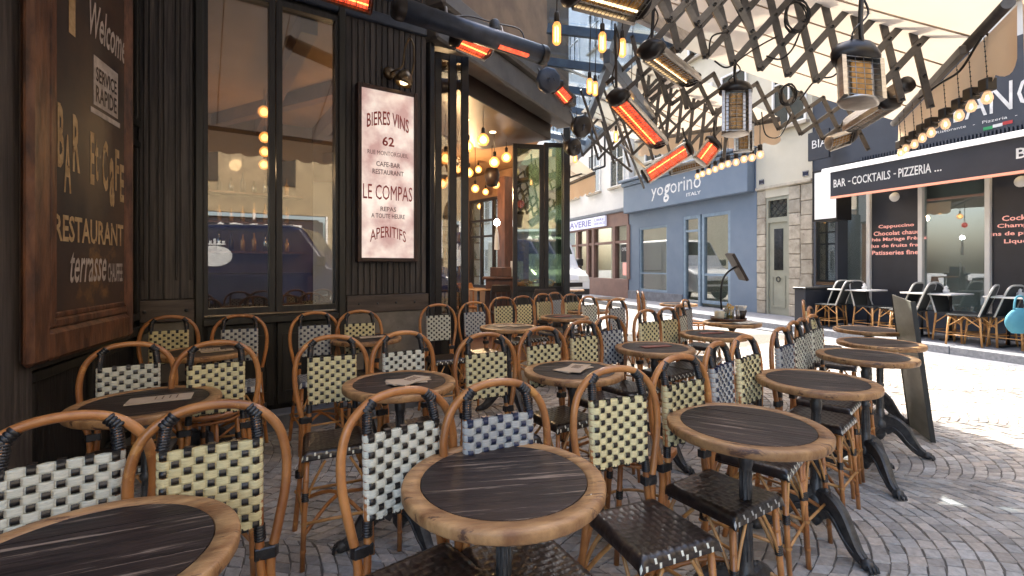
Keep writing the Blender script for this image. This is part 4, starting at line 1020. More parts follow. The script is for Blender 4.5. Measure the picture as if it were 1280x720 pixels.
# ---- chair meshes
CM={}
hoop=[(-.172,.205,0),(-.150,.175,.25),(-.136,.158,.45),(-.134,.160,.53),(-.152,.166,.62),(-.170,.172,.72),(-.170,.178,.81),(-.145,.184,.885),(-.085,.189,.935),(0,.191,.950)]
hoopc=cat_rom(hoop+[(-x,y,z) for x,y,z in hoop[::-1][1:]],5)
m=MB(); m.tube(hoopc,.0125,10)
for z in (.30,.62): pass
CM['hoop']=m.mesh('hoop',M['rattan'])
def yb(z): return .150+.045*(z-.45)
def post_pts(sx): return [(sx*.150,.19,.27),(sx*.122,.152,.45),(sx*.110,yb(.52)-.001,.52),(sx*.105,yb(.7),.70),(sx*.103,yb(.86),.86),(sx*.096,.183,.918)]
for sx,nm in ((-1,'L'),(1,'R')):
    m=MB(); m.tube(cat_rom(post_pts(sx)[:4],4),.0115,8); m.tube(cat_rom(post_pts(sx)[2:],3),.0105,8); CM['post'+nm]=m.mesh('back_post',M['rattan'])
    # cord-wrapped ends : little rings of cord, real relief
    m=MB()
    def rings(p,q,r,n):
        p=Vector(p);q=Vector(q)
        for k in range(n):
            c=p.lerp(q,(k+.5)/n); h=(q-p).length/n/2
            m.lathe([(r*.9,-h),(r,-h*.5),(r,h*.5),(r*.9,h)],10,c,(q-p))
    rings((sx*.1035,yb(.858),.856),(sx*.0985,.1815,.908),.0145,8); rings((sx*.106,.183,.908),(sx*.080,.188,.935),.0165,4)
    CM['wrap'+nm]=m.mesh('cord_wrapping',M['binding'])
    m=MB(); rings((sx*.109,yb(.59),.588),(sx*.107,yb(.63),.630),.0145,6)
    CM['wrapb'+nm]=m.mesh('cord_wrapping',M['binding'])
    m=MB(); 
    for z0,z1 in ((.455,.485),):
        m.prism([(sx*.095,.142),(sx*.146,.142),(sx*.154,.160),(sx*.148,.178),(sx*.095,.174)],.540,.572)
    CM['clip'+nm]=m.mesh('binding',M['binding'],bevel=.003)
# ---- woven panel
def weave_panel(key,pale,dark='wblack',ncol=9,nrow=11):
    m=MB(); x0=.112; z0,z1=.630,.855; cw=2*x0/ncol; rh=(z1-z0)/nrow
    def base(x,z,o):
        curve=.010*(1-(x/x0)**2)
        edge=.011*max(0,(abs(x)/x0-.86)/.14)**2
        return Vector((x,yb(z)-.015+curve+edge+o,z))
    for side in (-1,1):
        for j in range(nrow):
            for i in range(ncol):
                xa=-x0+i*cw; xb=xa+cw; za=z0+j*rh; zb=za+rh; dark_on=(i+j)%2==0
                off=side*.0045
                # pale strap cell (pillow), grooved: 3 strands
                g=[]
                nx,nz=2,6
                for b in range(nz+1):
                    for a in range(nx+1):
                        fx=a/nx; fz_=b/nz
                        bump=.0042*math.sin(PI*fx)*(0 if dark_on else 1)+.0016*abs(math.sin(3*PI*fz_))-(.002 if dark_on else 0)
                        g.append(base(xa+fx*cw,za+fz_*rh*.995,off+side*bump))
                fs_=[(b*(nx+1)+a,b*(nx+1)+a+1,(b+1)*(nx+1)+a+1,(b+1)*(nx+1)+a) for b in range(nz) for a in range(nx)]
                m.add(g,fs_,0,True)
                if dark_on:
                    g=[]; nx,nz=6,3; wx=.64; 
                    for b in range(nz+1):
                        for a in range(nx+1):
                            fx=a/nx; fz_=b/nz
                            bump=.0055*math.sin(PI*(.08+.84*fz_))+.0012*abs(math.sin(3*PI*fx))
                            g.append(base(xa+cw*(.5+(fx-.5)*wx),za+rh*(.10+.80*fz_),off+side*bump))
                    fs_=[(b*(nx+1)+a,b*(nx+1)+a+1,(b+1)*(nx+1)+a+1,(b+1)*(nx+1)+a) for b in range(nz) for a in range(nx)]
                    m.add(g,fs_,1,True)
    for sx in (-1,1):   # straps turning round the posts
        for j in range(nrow):
            za=z0+j*rh; pts=[]
            vs=[]; ks=6
            for b,z in enumerate((za+.001,za+rh*.33,za+rh*.66,za+rh-.001)):
                rr_=.0165 if b in(1,2) else .0152
                for k in range(ks+1):
                    a=-PI/2+PI*k/ks; vs.append((sx*(.1065+math.cos(a)*rr_*.62),yb(z)+.002+math.sin(a)*rr_*.9,z))
            m.add(vs,[(b*(ks+1)+k,b*(ks+1)+k+1,(b+1)*(ks+1)+k+1,(b+1)*(ks+1)+k) for b in range(3) for k in range(ks)],0,True)
    # dark loops over the top and bottom edge
    for i in range(ncol):
        xa=-x0+i*cw
        for zz,flag in ((z1,(i+nrow)%2==1),(z0,(i)%2==1)):
            if flag:
                b=base(xa+cw/2,zz,0); m.box(b.x-cw*.33,b.x+cw*.33,b.y-.008,b.y+.008,b.z-.006,b.z+.005,1)
    CM[key]=m.mesh('woven_back',[M[pale],M[dark]],recalc=False)
weave_panel('cream','wcream'); weave_panel('white','wwhite'); weave_panel('blue','wblue','wnavy')
# ---- woven seat
def weave_seat(key,mats,pale_lip,checker=False):
    m=MB(); n=13; sub=3; N=n*sub; W=.178
    def f(a,b):
        x=(a*2-1); y=(b*2-1)
        # trapezoid & rounded corners
        ex=W*(1-.10*(y+1)/2) ; X=x*ex; Y=y*.172
        r=max(abs(x),abs(y)); z=.490
        cx,cy=abs(x),abs(y)
        if cx>.86: z-=.034*((cx-.86)/.14)**1.3; X=math.copysign(ex*(.86+.14*math.sin((cx-.86)/.14*PI/2)*.75),x)
        if cy>.86: z-=.034*((cy-.86)/.14)**1.3; Y=math.copysign(.172*(.86+.14*math.sin((cy-.86)/.14*PI/2)*.75),y)
        z=max(z,.448)
        i=a*n; j=b*n
        w1=math.sin(PI*(i%1)); w2=math.sin(PI*(j%1))
        if (int(min(i,n-.01))+int(min(j,n-.01)))%2==0: h=w1*.0045*(.4+.6*w2)
        else: h=w2*.0045*(.4+.6*w1)*.7
        dish=-.006*(1-x*x)*(1-y*y)
        k=1 if r<.86 else 0
        if r<.86: z+=h+dish
        else:
            X+=math.copysign(h*.8,x)*(cx>.86); Y+=math.copysign(h*.8,y)*(cy>.86)
        return (X,Y-.015,z)
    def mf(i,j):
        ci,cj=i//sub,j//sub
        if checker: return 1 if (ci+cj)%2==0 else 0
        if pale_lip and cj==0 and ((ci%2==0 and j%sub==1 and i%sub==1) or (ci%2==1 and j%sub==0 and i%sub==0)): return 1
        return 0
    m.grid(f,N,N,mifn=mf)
    m.box(-.155,.155,-.165,.135,.447,.453)
    CM[key]=m.mesh('woven_seat',[M[x] for x in mats],recalc=False)
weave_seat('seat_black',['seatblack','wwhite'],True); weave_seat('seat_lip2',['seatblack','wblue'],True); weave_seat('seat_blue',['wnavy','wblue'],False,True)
# round seat
m=MB(); n=12
m.lathe([(.001,.488)]+[(.02+.014*k,.488-.001*(k%2)*2) for k in range(10)]+[(.155,.478)],28); CM['round_seat']=m.mesh('woven_seat',M['seatblack'])
m=MB(); m.tube([(.162*math.cos(a),.162*math.sin(a),.474) for a in [i*2*PI/28 for i in range(28)]],.017,8,closed=True); m.tube([(.15*math.cos(a),.15*math.sin(a),.44) for a in [i*2*PI/28 for i in range(28)]],.010,8,closed=True); CM['round_rim']=m.mesh('seat_rim',M['rattan'])
# legs
def nodes(m,p,q,r,zs):
    p=Vector(p); q=Vector(q)
    for t in zs: m.lathe([(r,-.006),(r*1.10,0),(r,.006)],10,p.lerp(q,t),(q-p))
for sx,nm in ((-1,'L'),(1,'R')):
    m=MB(); a=(sx*.168,-.190,0); b=(sx*.146,-.150,.455); m.tube([a,Vector(a).lerp(Vector(b),.5)+Vector((sx*.002,0,0)),b],[.0125,.0135,.0135],10); nodes(m,a,b,.0135,(.18,.6,.82)); CM['leg'+nm]=m.mesh('front_leg',M['rattan'])
    m=MB()
    for (pp,qq) in (((sx*.168,-.190,0),(sx*.146,-.150,.455)),):
        pp=Vector(pp);qq=Vector(qq)
        for k in range(5):
            c=pp.lerp(qq,.64+k*.016); m.lathe([(.0150,-.0036),(.0180,-.0015),(.0180,.0015),(.0150,.0036)],10,c,(qq-pp))
    CM['fbind'+nm]=m.mesh('binding',M['binding'])
    m=MB(); pp=Vector((sx*.160,.190,.13)); qq=Vector((sx*.146,.172,.29))
    for k in range(5):
        c=Vector((sx*.150,.178,.275+k*.007)); m.lathe([(.0150,-.0036),(.0215,-.0015),(.0215,.0015),(.0150,.0036)],10,c)
    CM['rbind'+nm]=m.mesh('binding',M['binding'])
def brace(a,b,c): 
    m=MB(); m.tube(cat_rom([a,b,c],5),.0062,6); return m
for sx,nm in ((-1,'L'),(1,'R')):
    m=MB()
    m.tube(cat_rom([(sx*.150,-.168,.285),(sx*.118,-.160,.36),(sx*.060,-.150,.448)],5),.0072,6)
    m.tube(cat_rom([(sx*.152,-.160,.285),(sx*.145,-.100,.37),(sx*.140,-.035,.448)],5),.0072,6)
    m.tube(cat_rom([(sx*.145,.160,.285),(sx*.140,.100,.37),(sx*.138,.035,.448)],5),.0072,6)
    m.tube(cat_rom([(sx*.140,.172,.285),(sx*.108,.160,.37),(sx*.055,.145,.448)],5),.0072,6)
    CM['brace'+nm]=m.mesh('curved_braces',M['thincane'])
m=MB()
for a,b in (((-.158,-.176,.195),(.158,-.176,.195)),((-.160,.188,.20),(.160,.188,.20)),((-.158,-.176,.20),(-.160,.188,.205)),((.158,-.176,.20),(.160,.188,.205))): m.tube([a,b],.0072,7)
for sx in (-1,1):
    m.lathe([(.0150,-.006),(.0175,0),(.0150,.006)],10,(sx*.158,-.174,.197)); m.lathe([(.0150,-.006),(.0175,0),(.0150,.006)],10,(sx*.158,.190,.2))
CM['ring']=m.mesh('stretcher',M['thincane'])
m=MB()
for a,b,c in (((-.158,-.175,.150),(0,0,.225),(.160,.188,.15)),((.158,-.175,.150),(0,.012,.243),(-.160,.188,.15))): m.tube(cat_rom([a,b,c],6),.0095,8)
CM['cross']=m.mesh('cross_stretcher',M['rattan'])
for k_,me_ in CM.items():      # seat and front legs stay within the narrow seat plan
    if k_.startswith(('seat_','leg','fbind','brace','ring','cross')):
        for v in me_.vertices:
            y=v.co.y; f=.87 if y<.05 else .87+.13*min(1,(y-.05)/.12)
            if k_.startswith('seat_'): f=.87; v.co.z+=.012
            v.co.x*=f
            if y<0: v.co.y*=.80
CHAIRS={}
def make_chair(kind,seat):
    t=thing('cane_chair','','chair')
    obj('back_hoop',CM['hoop'],t)
    obj('woven_back',CM[kind],t); obj('seat',CM[seat],t)
    for s in 'LR':
        p=obj('back_post',CM['post'+s],t); obj('cord_wrapping',CM['wrap'+s],p); obj('cord_wrapping',CM['wrapb'+s],p)
        obj('binding',CM['clip'+s],t); obj('binding',CM['rbind'+s],t)
        l=obj('leg',CM['leg'+s],t); obj('binding',CM['fbind'+s],l)
    obj('curved_braces',CM['braceL'],t); obj('curved_braces',CM['braceR'],t); obj('stretcher',CM['ring'],t); obj('cross_stretcher',CM['cross'],t)
    learn(t); return t
def chair(px,py,kind,label,turn=0,seat='seat_black',grp='cane bistro chairs on the terrace'):
    key=(kind,seat)
    Y=FP*.36/(py-HY); X=(px-640)/FP*Y
    if key not in CHAIRS: c=CHAIRS[key]=make_chair(kind,seat)
    else: c=copy_tree(CHAIRS[key])
    th=N2+R(turn)
    off=Vector((0,.19,0)); off.rotate(Matrix.Rotation(th,3,'Z'))
    c.location=(X-off.x,Y-off.y,0); c.rotation_euler=(0,0,th)
    c['label']=label; c['category']='chair'; c['group']=grp
    return c
G='cane bistro chairs on the terrace'
CL=[
(80,521,'white','off-white woven cane chair at the far left, left of the pair behind the front-left table',4),
(266,506,'cream','cream woven cane chair right of the pair behind the front-left table',-4),
(162,430,'white','pale woven cane chair left of the pair behind the menu table by the big board',2),
(271,428,'cream','cream woven cane chair right of the pair behind the menu table by the big board',-2),
(212,396,'cream','cream woven cane chair against the stone panel left of the café window',-4),
(300,394.5,'blue','blue-grey woven chair with blue seat below the left café window',-5,'seat_blue'),
(393,391,'blue','blue-grey woven cane chair below the right café window, nearest the wall',0,'seat_blue'),
(449,389,'cream','cream woven cane chair against the stone panel below the lit menu sign',-2),
(415,421,'cream','cream woven cane chair left of the table with fanned menus near the window',-6),
(503,416,'white','pale grey woven cane chair right of the pair behind the fanned menus table',3),
(499,489,'white','large off-white woven cane chair left of the pair at the front centre table',8),
(620,478,'blue','large grey woven cane chair right of the pair at the front centre table',-5),
(606,418,'cream','yellowish woven cane chair left of the pair behind the middle menu table',-3),
(677,410,'cream','yellowish woven cane chair right of the pair behind the middle menu table',2),
(547,381,'white','off-white woven cane chair beside the near post of the café doorway',-2),
(592,378,'blue','blue-grey woven cane chair in front of the café doorway',3),
(628,372,'cream','small cream woven chair before the doorway, left of two close together',0),
(653,370.5,'cream','small cream woven chair before the doorway, right of two close together',2),
(678,367.5,'cream','small cream woven chair in front of the green glass door leaf',12),
(693,366,'blue','small grey woven chair in front of the green glass door leaf',12),
(727,402,'cream','yellowish woven cane chair left of the pair behind the red menu table',6),
(760,396,'blue','grey woven cane chair right of the pair behind the red menu table',6),
(768,461,'cream','cream woven cane chair with square black seat between the two nearest tables',-8),
(848,446,'cream','cream woven cane chair pushed up to the near right table with the bare plank top',2,'seat_lip2'),
(895,429.5,'blue','narrow-looking grey woven chair turned sideways behind the near right table',16),
(929,421,'cream','yellowish woven cane chair turned sideways left of the second right-hand table',10),
(808,388,'cream','yellowish woven chair left of the pair beyond the red menu table',6),
(833,385.5,'cream','yellowish woven chair right of the pair beyond the red menu table',9),
(848,382,'white','pale woven chair seen edge-on just left of the condiment table',22),
(856,375,'blue','small dark edged chair behind the one left of the condiment table',22),
(797,364,'blue','far slim chair seen edge-on in the street beyond the terrace, left one',48),
(803,365,'blue','far slim chair seen edge-on in the street beyond the terrace, right one',48),
(975,411,'blue','blue-white woven chair foremost in the row beside the right-hand tables',12,'seat_lip2'),
(991,403,'white','off-white woven chair second in the row beside the right-hand tables',14),
(1001,399,'white','off-white woven chair third in the row beside the right-hand tables',16),
(1015,394.5,'white','off-white woven chair fourth in the row beside the right-hand tables',10),
(1004,376,'cream','farthest chair of the row beside the right-hand tables, nearly edge-on',26),
(1012,384,'cream','small cream chair behind the fourth of the right-hand row',22),
(735,371,'white','far pale chair half hidden behind the second far table',10),
(713,368,'cream','far cream chair between the door post and the far tables',10),
(770,374,'blue','far grey chair behind the tables in the middle distance',8),
]
for c in CL: chair(*c)
# round stools
def stool(px,py,label,z=.48):
    Y=FP*(CH-z)/(py-HY); X=(px-640)/FP*Y
    t=thing('round_stool',label,'stool',(X,Y,0),'round-seated cane stools')
    obj('seat',CM['round_seat'],t); obj('seat_rim',CM['round_rim'],t)
    for k in range(4):
        a=PI/4+k*PI/2; m=MB(); p=Vector((.17*math.cos(a),.17*math.sin(a),0)); q=Vector((.135*math.cos(a),.135*math.sin(a),.46)); m.tube([p,q],.012,8)
        l=obj('leg',m.mesh('leg',M['rattan']),t)
        m=MB()
        for j in range(5): m.lathe([(.014,-.0036),(.0165,-.0015),(.0165,.0015),(.014,.0036)],10,p.lerp(q,.62+j*.016),(q-p))
        obj('binding',m.mesh('binding',M['binding']),l)
    m=MB(); m.tube([(.155*math.cos(a),.155*math.sin(a),.2) for a in [i*2*PI/24 for i in range(24)]],.007,6,closed=True); obj('stretcher',m.mesh('stretcher',M['thincane']),t)
stool(796,556,'round black seat on a rattan rim behind the near square-seated cream chair')
stool(262,512,'round rattan-rimmed seat tucked beneath the menu table by the big board')
stool(868,402,'small round seat in the gap between the middle and right-hand tables')

# ---- tables
TZ=.76; TR=.262; IR=.214
m=MB(); prof=[(IR+.002,TZ-.030),(IR+.002,TZ-.001),(TR-.007,TZ),(TR-.002,TZ-.003),(TR,TZ-.008),(TR-.001,TZ-.026),(TR-.006,TZ-.032),(.05,TZ-.032),(.05,TZ-.030),(IR+.002,TZ-.030)]
m.lathe(prof,64)
RIM=m.mesh('rim',M['rim'],recalc=True)
PL=[]
edges=[-IR,-.128,-.044,.042,.124,IR]
for a,b in zip(edges[:-1],edges[1:]):
    a2=a+.0007; b2=b-.0007; poly=[]
    n=10
    rr_=IR-.0005
    ys=[a2+(b2-a2)*i/n for i in range(n+1)]
    poly=[(math.sqrt(max(0,rr_**2-y*y)),y) for y in ys]+[(-math.sqrt(max(0,rr_**2-y*y)),y) for y in ys[::-1]]
    pp=[]
    for p in poly:
        if not pp or (Vector(p)-Vector(pp[-1])).length>1e-5: pp.append(p)
    if (Vector(pp[0])-Vector(pp[-1])).length<1e-5: pp.pop()
    m=MB(); m.prism(pp,TZ-.024,TZ-.0006+random.uniform(-.0006,.0003)); PL.append(m.mesh('plank',M['tabletop']))
m=MB()
m.lathe([(.001,.10),(.030,.10),(.036,.13),(.052,.165),(.046,.20),(.032,.215),(.036,.225),(.036,.238),(.026,.250),(.0235,.30),(.0185,.42),(.0185,.44),(.025,.447),(.025,.462),(.0185,.47),(.0185,.60),(.024,.625),(.026,.655),(.020,.665),(.05,.72),(.075,.7235),(.001,.7236)],20)
for k in range(10):   # fluting
    a=2*PI*k/10; m.tube([(.0225*math.cos(a),.0225*math.sin(a),.29),(.0185*math.cos(a),.0185*math.sin(a),.42)],.0028,5); m.tube([(.0185*math.cos(a),.0185*math.sin(a),.475),(.0185*math.cos(a),.0185*math.sin(a),.60)],.0026,5)
m.lathe([(.001,.055),(.018,.07),(.034,.10),(.03,.12)],16)
COLM=m.mesh('column',M['iron'])
m=MB()
path=cat_rom([(.020,0,.175),(.070,0,.190),(.120,0,.165),(.165,0,.105),(.205,0,.052),(.240,0,.030),(.262,0,.026)],4)
def sweep(m,path,wf,hf):
    prev=None
    for i,p in enumerate(path):
        t=(path[min(i+1,len(path)-1)]-path[max(i-1,0)]).normalized(); y=Vector((0,1,0)); u=t.cross(y)*-1
        f=i/(len(path)-1); w_=wf(f); h=hf(f); r=[]
        for a,b in ((-1,-1),(-.45,-1.15),(.45,-1.15),(1,-1),(1,.55),(.4,1.15),(-.4,1.15),(-1,.55)): r.append(p+y*a*w_/2+u*b*h/2)
        if prev is not None:
            m.add(prev+r,[(k,(k+1)%8,8+(k+1)%8,8+k) for k in range(8)],0,False)
        else: m.add(r,[tuple(range(8))])
        prev=r
    m.add(prev,[tuple(range(8))])
sweep(m,path,lambda f:.052-.020*f,lambda f:.090*(1-f)**1.3+.034)
for sy in (-1,1): m.tube(cat_rom([(.03,sy*.028,.15),(.075,sy*.028,.170),(.120,sy*.026,.145),(.165,sy*.022,.085),(.215,sy*.017,.045)],5),[.006]*20+[.004],6)
m.tube(cat_rom([(.03,0,.235),(.078,0,.243),(.140,0,.205),(.190,0,.125),(.225,0,.070),(.255,0,.048)],5),.008,6)
for q_ in range(6):
    pq=path[3+q_*2]; m.lathe([(.001,-.013),(.010,-.008),(.0135,0),(.010,.008),(.001,.013)],8,(pq.x,0,pq.z+.047*(1-q_/6)+.014))
m.lathe([(.001,-.024),(.022,-.018),(.030,0),(.024,.018),(.001,.026)],12,(.262,0,.026))
for sy in (-.016,0,.016): m.tube([(.262,sy,.036),(.290,sy*1.15,.024),(.297,sy*1.15,.006)],.0072,6)
FOOT=m.mesh('foot',M['iron'])
PROTO=None; TBL={}
def make_table():
    t=thing('bistro_table','','table')
    obj('rim',RIM,t)
    for p in PL: obj('plank',p,t)
    obj('column',COLM,t)
    for k in range(3): obj('foot',FOOT,t,(0,0,0),(0,0,R(-57)+k*2*PI/3))
    learn(t); return t
def table(key,px,py,label,rot=0):
    global PROTO
    Y=FP*(CH-TZ)/(py-HY); X=(px-640)/FP*Y
    if PROTO is None: PROTO=make_table(); c=PROTO
    else: c=copy_tree(PROTO)
    c.location=(X,Y,0); c.rotation_euler=(0,0,R(rot)); c['label']=label; c['category']='table'; c['group']='round bistro tables on the terrace'
    TBL[key]=Vector((X,Y,TZ)); return c
TL=[
('T1',100,700,'large round table cut off by the bottom left corner, dark top with pale streaks',24),
('T2',184,501,'round table with one folded menu, beside the big framed board',20),
('T3',257,438.5,'round table with menus, tucked between four chairs below the left café window',12),
('T4',500,477,'round table carrying three fanned kraft menus, behind the front centre table',15),
('T5',458,422,'round table with a pale menu, standing under the lit menu sign',10),
('T6',630,596,'front centre round table with scratched dark top and chipped wood rim',10),
('T7',717,462,'round table with two kraft menus in the middle of the terrace',0),
('T8',636,408,'round table with two menus in front of the café doorway',0),
('T9',706,395.5,'round table with a dark menu, right behind the doorway table',0),
('T10',735,387.5,'small far round table with one menu, near the door post',0),
('T11',762,372.5,'farthest small round table toward the street',0),
('T12',818,433.6,'round table with a reddish menu card',0),
('T13',892,417,'round table with one reddish menu, between the red menu table and the condiment table',0),
('T14',915,402.5,'round table crowded with condiment tray, bowls and a curved stand',0),
('T15',932,529,'near right round table with clearly visible bare planks',-28),
('T16',1020,474.5,'second round table along the open street side, empty top',-20),
('T17',1082,443.5,'third round table along the open street side, pedestal fully visible',-35),
('T18',1100,427.6,'fourth round table along the open street side, just left of the leaning board',5),
('T19',1086,411,'farthest round table of the street side row',0),
('T20',716,362,'tiny far table beside the white van',0),
('T21',848,379.5,'far table in front of the blue shop doorway',0),
]
for t in TL: table(*t)
# a post that carries T15 is slim and T16's foot shows
# ---- menus
def menu(key,dx,dy,rot,label,w=.105,h=.20,n=1,mat='paper'):
    c=TBL[key]; t=thing('menu',label,'menu',(c.x+dx,c.y+dy,TZ+.0005),'paper menus lying on the tables')
    t.rotation_euler=(0,0,R(rot))
    for k in range(n):
        m=MB(); z=.0015+k*.004
        m.hexa([(-w/2,-h/2,z),(w/2,-h/2,z),(w/2,h/2,z),(-w/2,h/2,z),(-w/2,-h/2,z+.0015),(w/2,-h/2,z+.005),(w/2,h/2,z+.004),(-w/2,h/2,z+.0015)])
        s_=obj('sheet',m.mesh('sheet',M[mat]),t,(k*.012,k*.008,0),(0,0,R(k*24)))
        m=MB(); zt_=z+.0062
        for q in range(4): m.box(-w*.22+.0,w*(.22-.05*(q%2)),h*(.25-q*.11),h*(.25-q*.11)+.004,zt_-.0012,zt_)
        if mat=='paper' and k==n-1: obj('print',m.mesh('print',M['paperprint']),s_)
    return t
menu('T2',.04,.02,-62,'kraft menu lying on the table beside the big framed board',.115,.22)
menu('T3',-.03,.03,-60,'left pale menu on the table below the left café window',.09,.18)
menu('T3',.08,-.01,-52,'right pale menu on the table below the left café window',.09,.18)
menu('T4',.03,-.0,-75,'three fanned kraft menus on the table behind the front centre table',.10,.19,3)
menu('T5',.04,.02,-60,'pale menu on the table under the lit menu sign',.10,.2)
menu('T7',.0,.01,-48,'two kraft menus crossed on the middle terrace table',.105,.21,2)
menu('T8',-.04,.02,-55,'left menu on the table in front of the doorway',.10,.2)
menu('T8',.10,.01,-60,'right menu on the table in front of the doorway',.10,.2)
menu('T9',-.03,-.01,-70,'dark menu on the table right behind the doorway table',.10,.2,1,'redpaper')
menu('T10',.02,0,-70,'menu on the small far table near the door post',.10,.2)
menu('T12',.01,.01,-74,'reddish menu card lying near the middle of its table',.07,.21,1,'redpaper')
menu('T13',-.01,.02,-74,'reddish menu card on the table in front of the condiment table',.07,.21,1,'redpaper')
menu('T14',.09,-.08,-78,'white folded newspaper on the condiment table',.16,.24,2,'white')
menu('T14',-.13,-.07,-70,'brown folded papers on the left of the condiment table',.09,.18,1)
# ---- condiment table items
c=TBL['T14']
tr=thing('serving_tray','round brown wooden tray under the condiments','tray',(c.x+.0,c.y+.08,TZ+.001))
m=MB(); m.lathe([(.001,.02),(.15,.02),(.165,.035),(.17,.033),(.16,.008),(.05,.0),(.001,.0)],28); obj('disc',m.mesh('disc',M['interwood']),tr)
def onT(name,label,cat,dx,dy,z=.022): return thing(name,label,cat,(c.x+dx,c.y+.08+dy,TZ+z))
b=onT('cup','small glazed cream pot on the left of the tray','cup',-.105,-.04)
m=MB(); m.lathe([(.001,.0),(.035,.0),(.045,.02),(.047,.08),(.043,.08),(.04,.015),(.001,.012)],18); obj('bowl',m.mesh('bowl',M['ceramic']),b)
m=MB(); m.tube(cat_rom([(.046,0,.065),(.07,0,.06),(.068,0,.03),(.046,0,.02)],4),.005,6); obj('handle',m.mesh('handle',M['ceramic']),b)
b=onT('sugar_jar','glass jar stuffed with yellow sugar packets on the tray','jar',-.005,-.02)
m=MB(); m.lathe([(.001,.0),(.045,.0),(.05,.03),(.048,.11),(.045,.11),(.046,.03),(.001,.006)],18); obj('jar',m.mesh('jar',M['glassfar']),b)
m=MB()
for k in range(16):
    a=random.uniform(0,2*PI); r=random.uniform(0,.032); x,y=r*math.cos(a),r*math.sin(a); m.bar((x,y,.01),(x*1.5,y*1.5,random.uniform(.12,.16)),.03,.004,up=(math.cos(a),math.sin(a),0),mi=k%3==0)
obj('sugar_packets',m.mesh('sugar_packets',[M['yellow'],M['white']]),b)
b=onT('salt_shaker','slim steel salt shaker on the tray','shaker',.065,-.06)
m=MB(); m.lathe([(.001,0),(.017,0),(.018,.06),(.015,.075),(.016,.08),(.012,.095),(.001,.098)],14); obj('body',m.mesh('body',M['steel']),b)
b=onT('pepper_shaker','second steel shaker just behind the salt on the tray','shaker',.085,-.03)
m=MB(); m.lathe([(.001,0),(.017,0),(.018,.06),(.015,.075),(.016,.08),(.012,.09),(.001,.093)],14); obj('body',m.mesh('body',M['steel']),b)
b=onT('napkin_basket','dark basket with white napkins on the right of the tray','basket',.125,.0)
m=MB(); m.lathe([(.001,0),(.035,0),(.055,.085),(.05,.085),(.032,.006),(.001,.005)],16); obj('basket',m.mesh('basket',M['interdark']),b)
m=MB()
for k in range(6):
    a=k*1.05; m.bar((0,0,.03),(.05*math.cos(a),.05*math.sin(a),.13),.05,.004,up=(math.cos(a),math.sin(a),.2))
obj('napkins',m.mesh('napkins',M['white']),b)
# curved stand carrying a dark flat panel
c3=pt(902,390,4.75)
st=thing('board_stand','dark curved arm holding a tilted flat slate board over the condiment table','stand',(c3.x,c3.y,TZ+.021))
m=MB(); P=lambda a,b: tuple(pt(a,b,4.75)-Vector((c3.x,c3.y,TZ+.021)))
m.tube(cat_rom([P(902,387),P(901,370),P(903,352),P(909,341),P(919,334)],6),.010,8); obj('arm',m.mesh('arm',M['blackmetal']),st)
m=MB(); a=Vector(P(912,317)); b_=Vector(P(930,350)); m.bar(a+Vector((0,.0,0)),b_,.20,.028,up=(1,-.12,.54)); obj('panel',m.mesh('panel',M['interdark'],bevel=.004),st)
m=MB(); m.lathe([(.001,0),(.06,0),(.055,.012),(.001,.016)],16); obj('base',m.mesh('base',M['blackmetal']),st)

# ---- leaning board at the street side
lbd=thing('leaning_board','tall thin olive grey menu board standing on edge beside the street side tables','board',(3.1,3.75,0))
P=lambda px,py,Y: pt(px,py,Y)-Vector((3.1,3.75,0))
a=P(1137,533,3.92); b_=P(1163,553,3.56); a.z=.004; b_.z=.004
c_=P(1138,377,3.62); d_=P(1115,368,4.0)
th=Vector((.018,.008,0))
m=MB(); m.hexa([a,b_,b_+th,a+th,d_,c_,c_+th,d_+th]); obj('panel',m.mesh('panel',M['oliveboard'],bevel=.003),lbd)
m=MB(); m.bar(b_+Vector((.009,-.012,0)),c_+Vector((.009,-.012,0)),.02,.03); m.bar(a+Vector((.02,.012,0)),d_+Vector((.02,.012,0)),.02,.03); obj('edge_frame',m.mesh('edge_frame',M['greenwood']),lbd)

# ---- chairs and tables of the pizzeria across the street
AM={}
def far_chair_meshes():
    m=MB()
    pts=[(-.21,.16,.44),(-.20,.22,.62),(-.185,.28,.80),(-.13,.31,.89),(0,.32,.905),(.13,.31,.89),(.185,.28,.80),(.20,.22,.62),(.21,.16,.44)]
    m.tube(cat_rom(pts,4),.014,8); AM['frame']=m.mesh('back_frame',M['aluchair'])
    m=MB(); m.grid(lambda a,b:((a-.5)*2*(.195-.05*max(0,b-.7)/.3),.165+.155*b,.46+.43*b),6,8); AM['back']=m.mesh('backrest',M['greytex'],recalc=False)
    m=MB(); m.box(-.21,.21,-.2,.19,.435,.46); AM['seat']=m.mesh('seat',M['greytex'],bevel=.008)
    for i,(x,y) in enumerate(((-1,-1),(1,-1),(-1,1),(1,1))):
        m=MB(); m.tube([(x*.22,y*.2,0),(x*.19,y*.17,.44)],.014,8); AM['leg%d'%i]=m.mesh('leg',M['thincane'])
    m=MB()
    for x in (-1,1):
        m.tube(cat_rom([(x*.2,-.18,.28),(x*.14,-.17,.38),(x*.05,-.17,.435)],4),.009,6); m.tube(cat_rom([(x*.2,.18,.28),(x*.2,.06,.38),(x*.2,.0,.435)],4),.009,6); m.tube(cat_rom([(x*.2,-.18,.28),(x*.2,-.06,.38),(x*.2,.0,.435)],4),.009,6)
        m.tube([(x*.21,-.19,.15),(x*.21,.19,.15)],.008,6)
    m.tube([(-.21,-.19,.17),(.21,-.19,.17)],.008,6); m.tube([(-.21,.19,.17),(.21,.19,.17)],.008,6)
    AM['brace']=m.mesh('braces',M['thincane'])
far_chair_meshes()
FCP=None
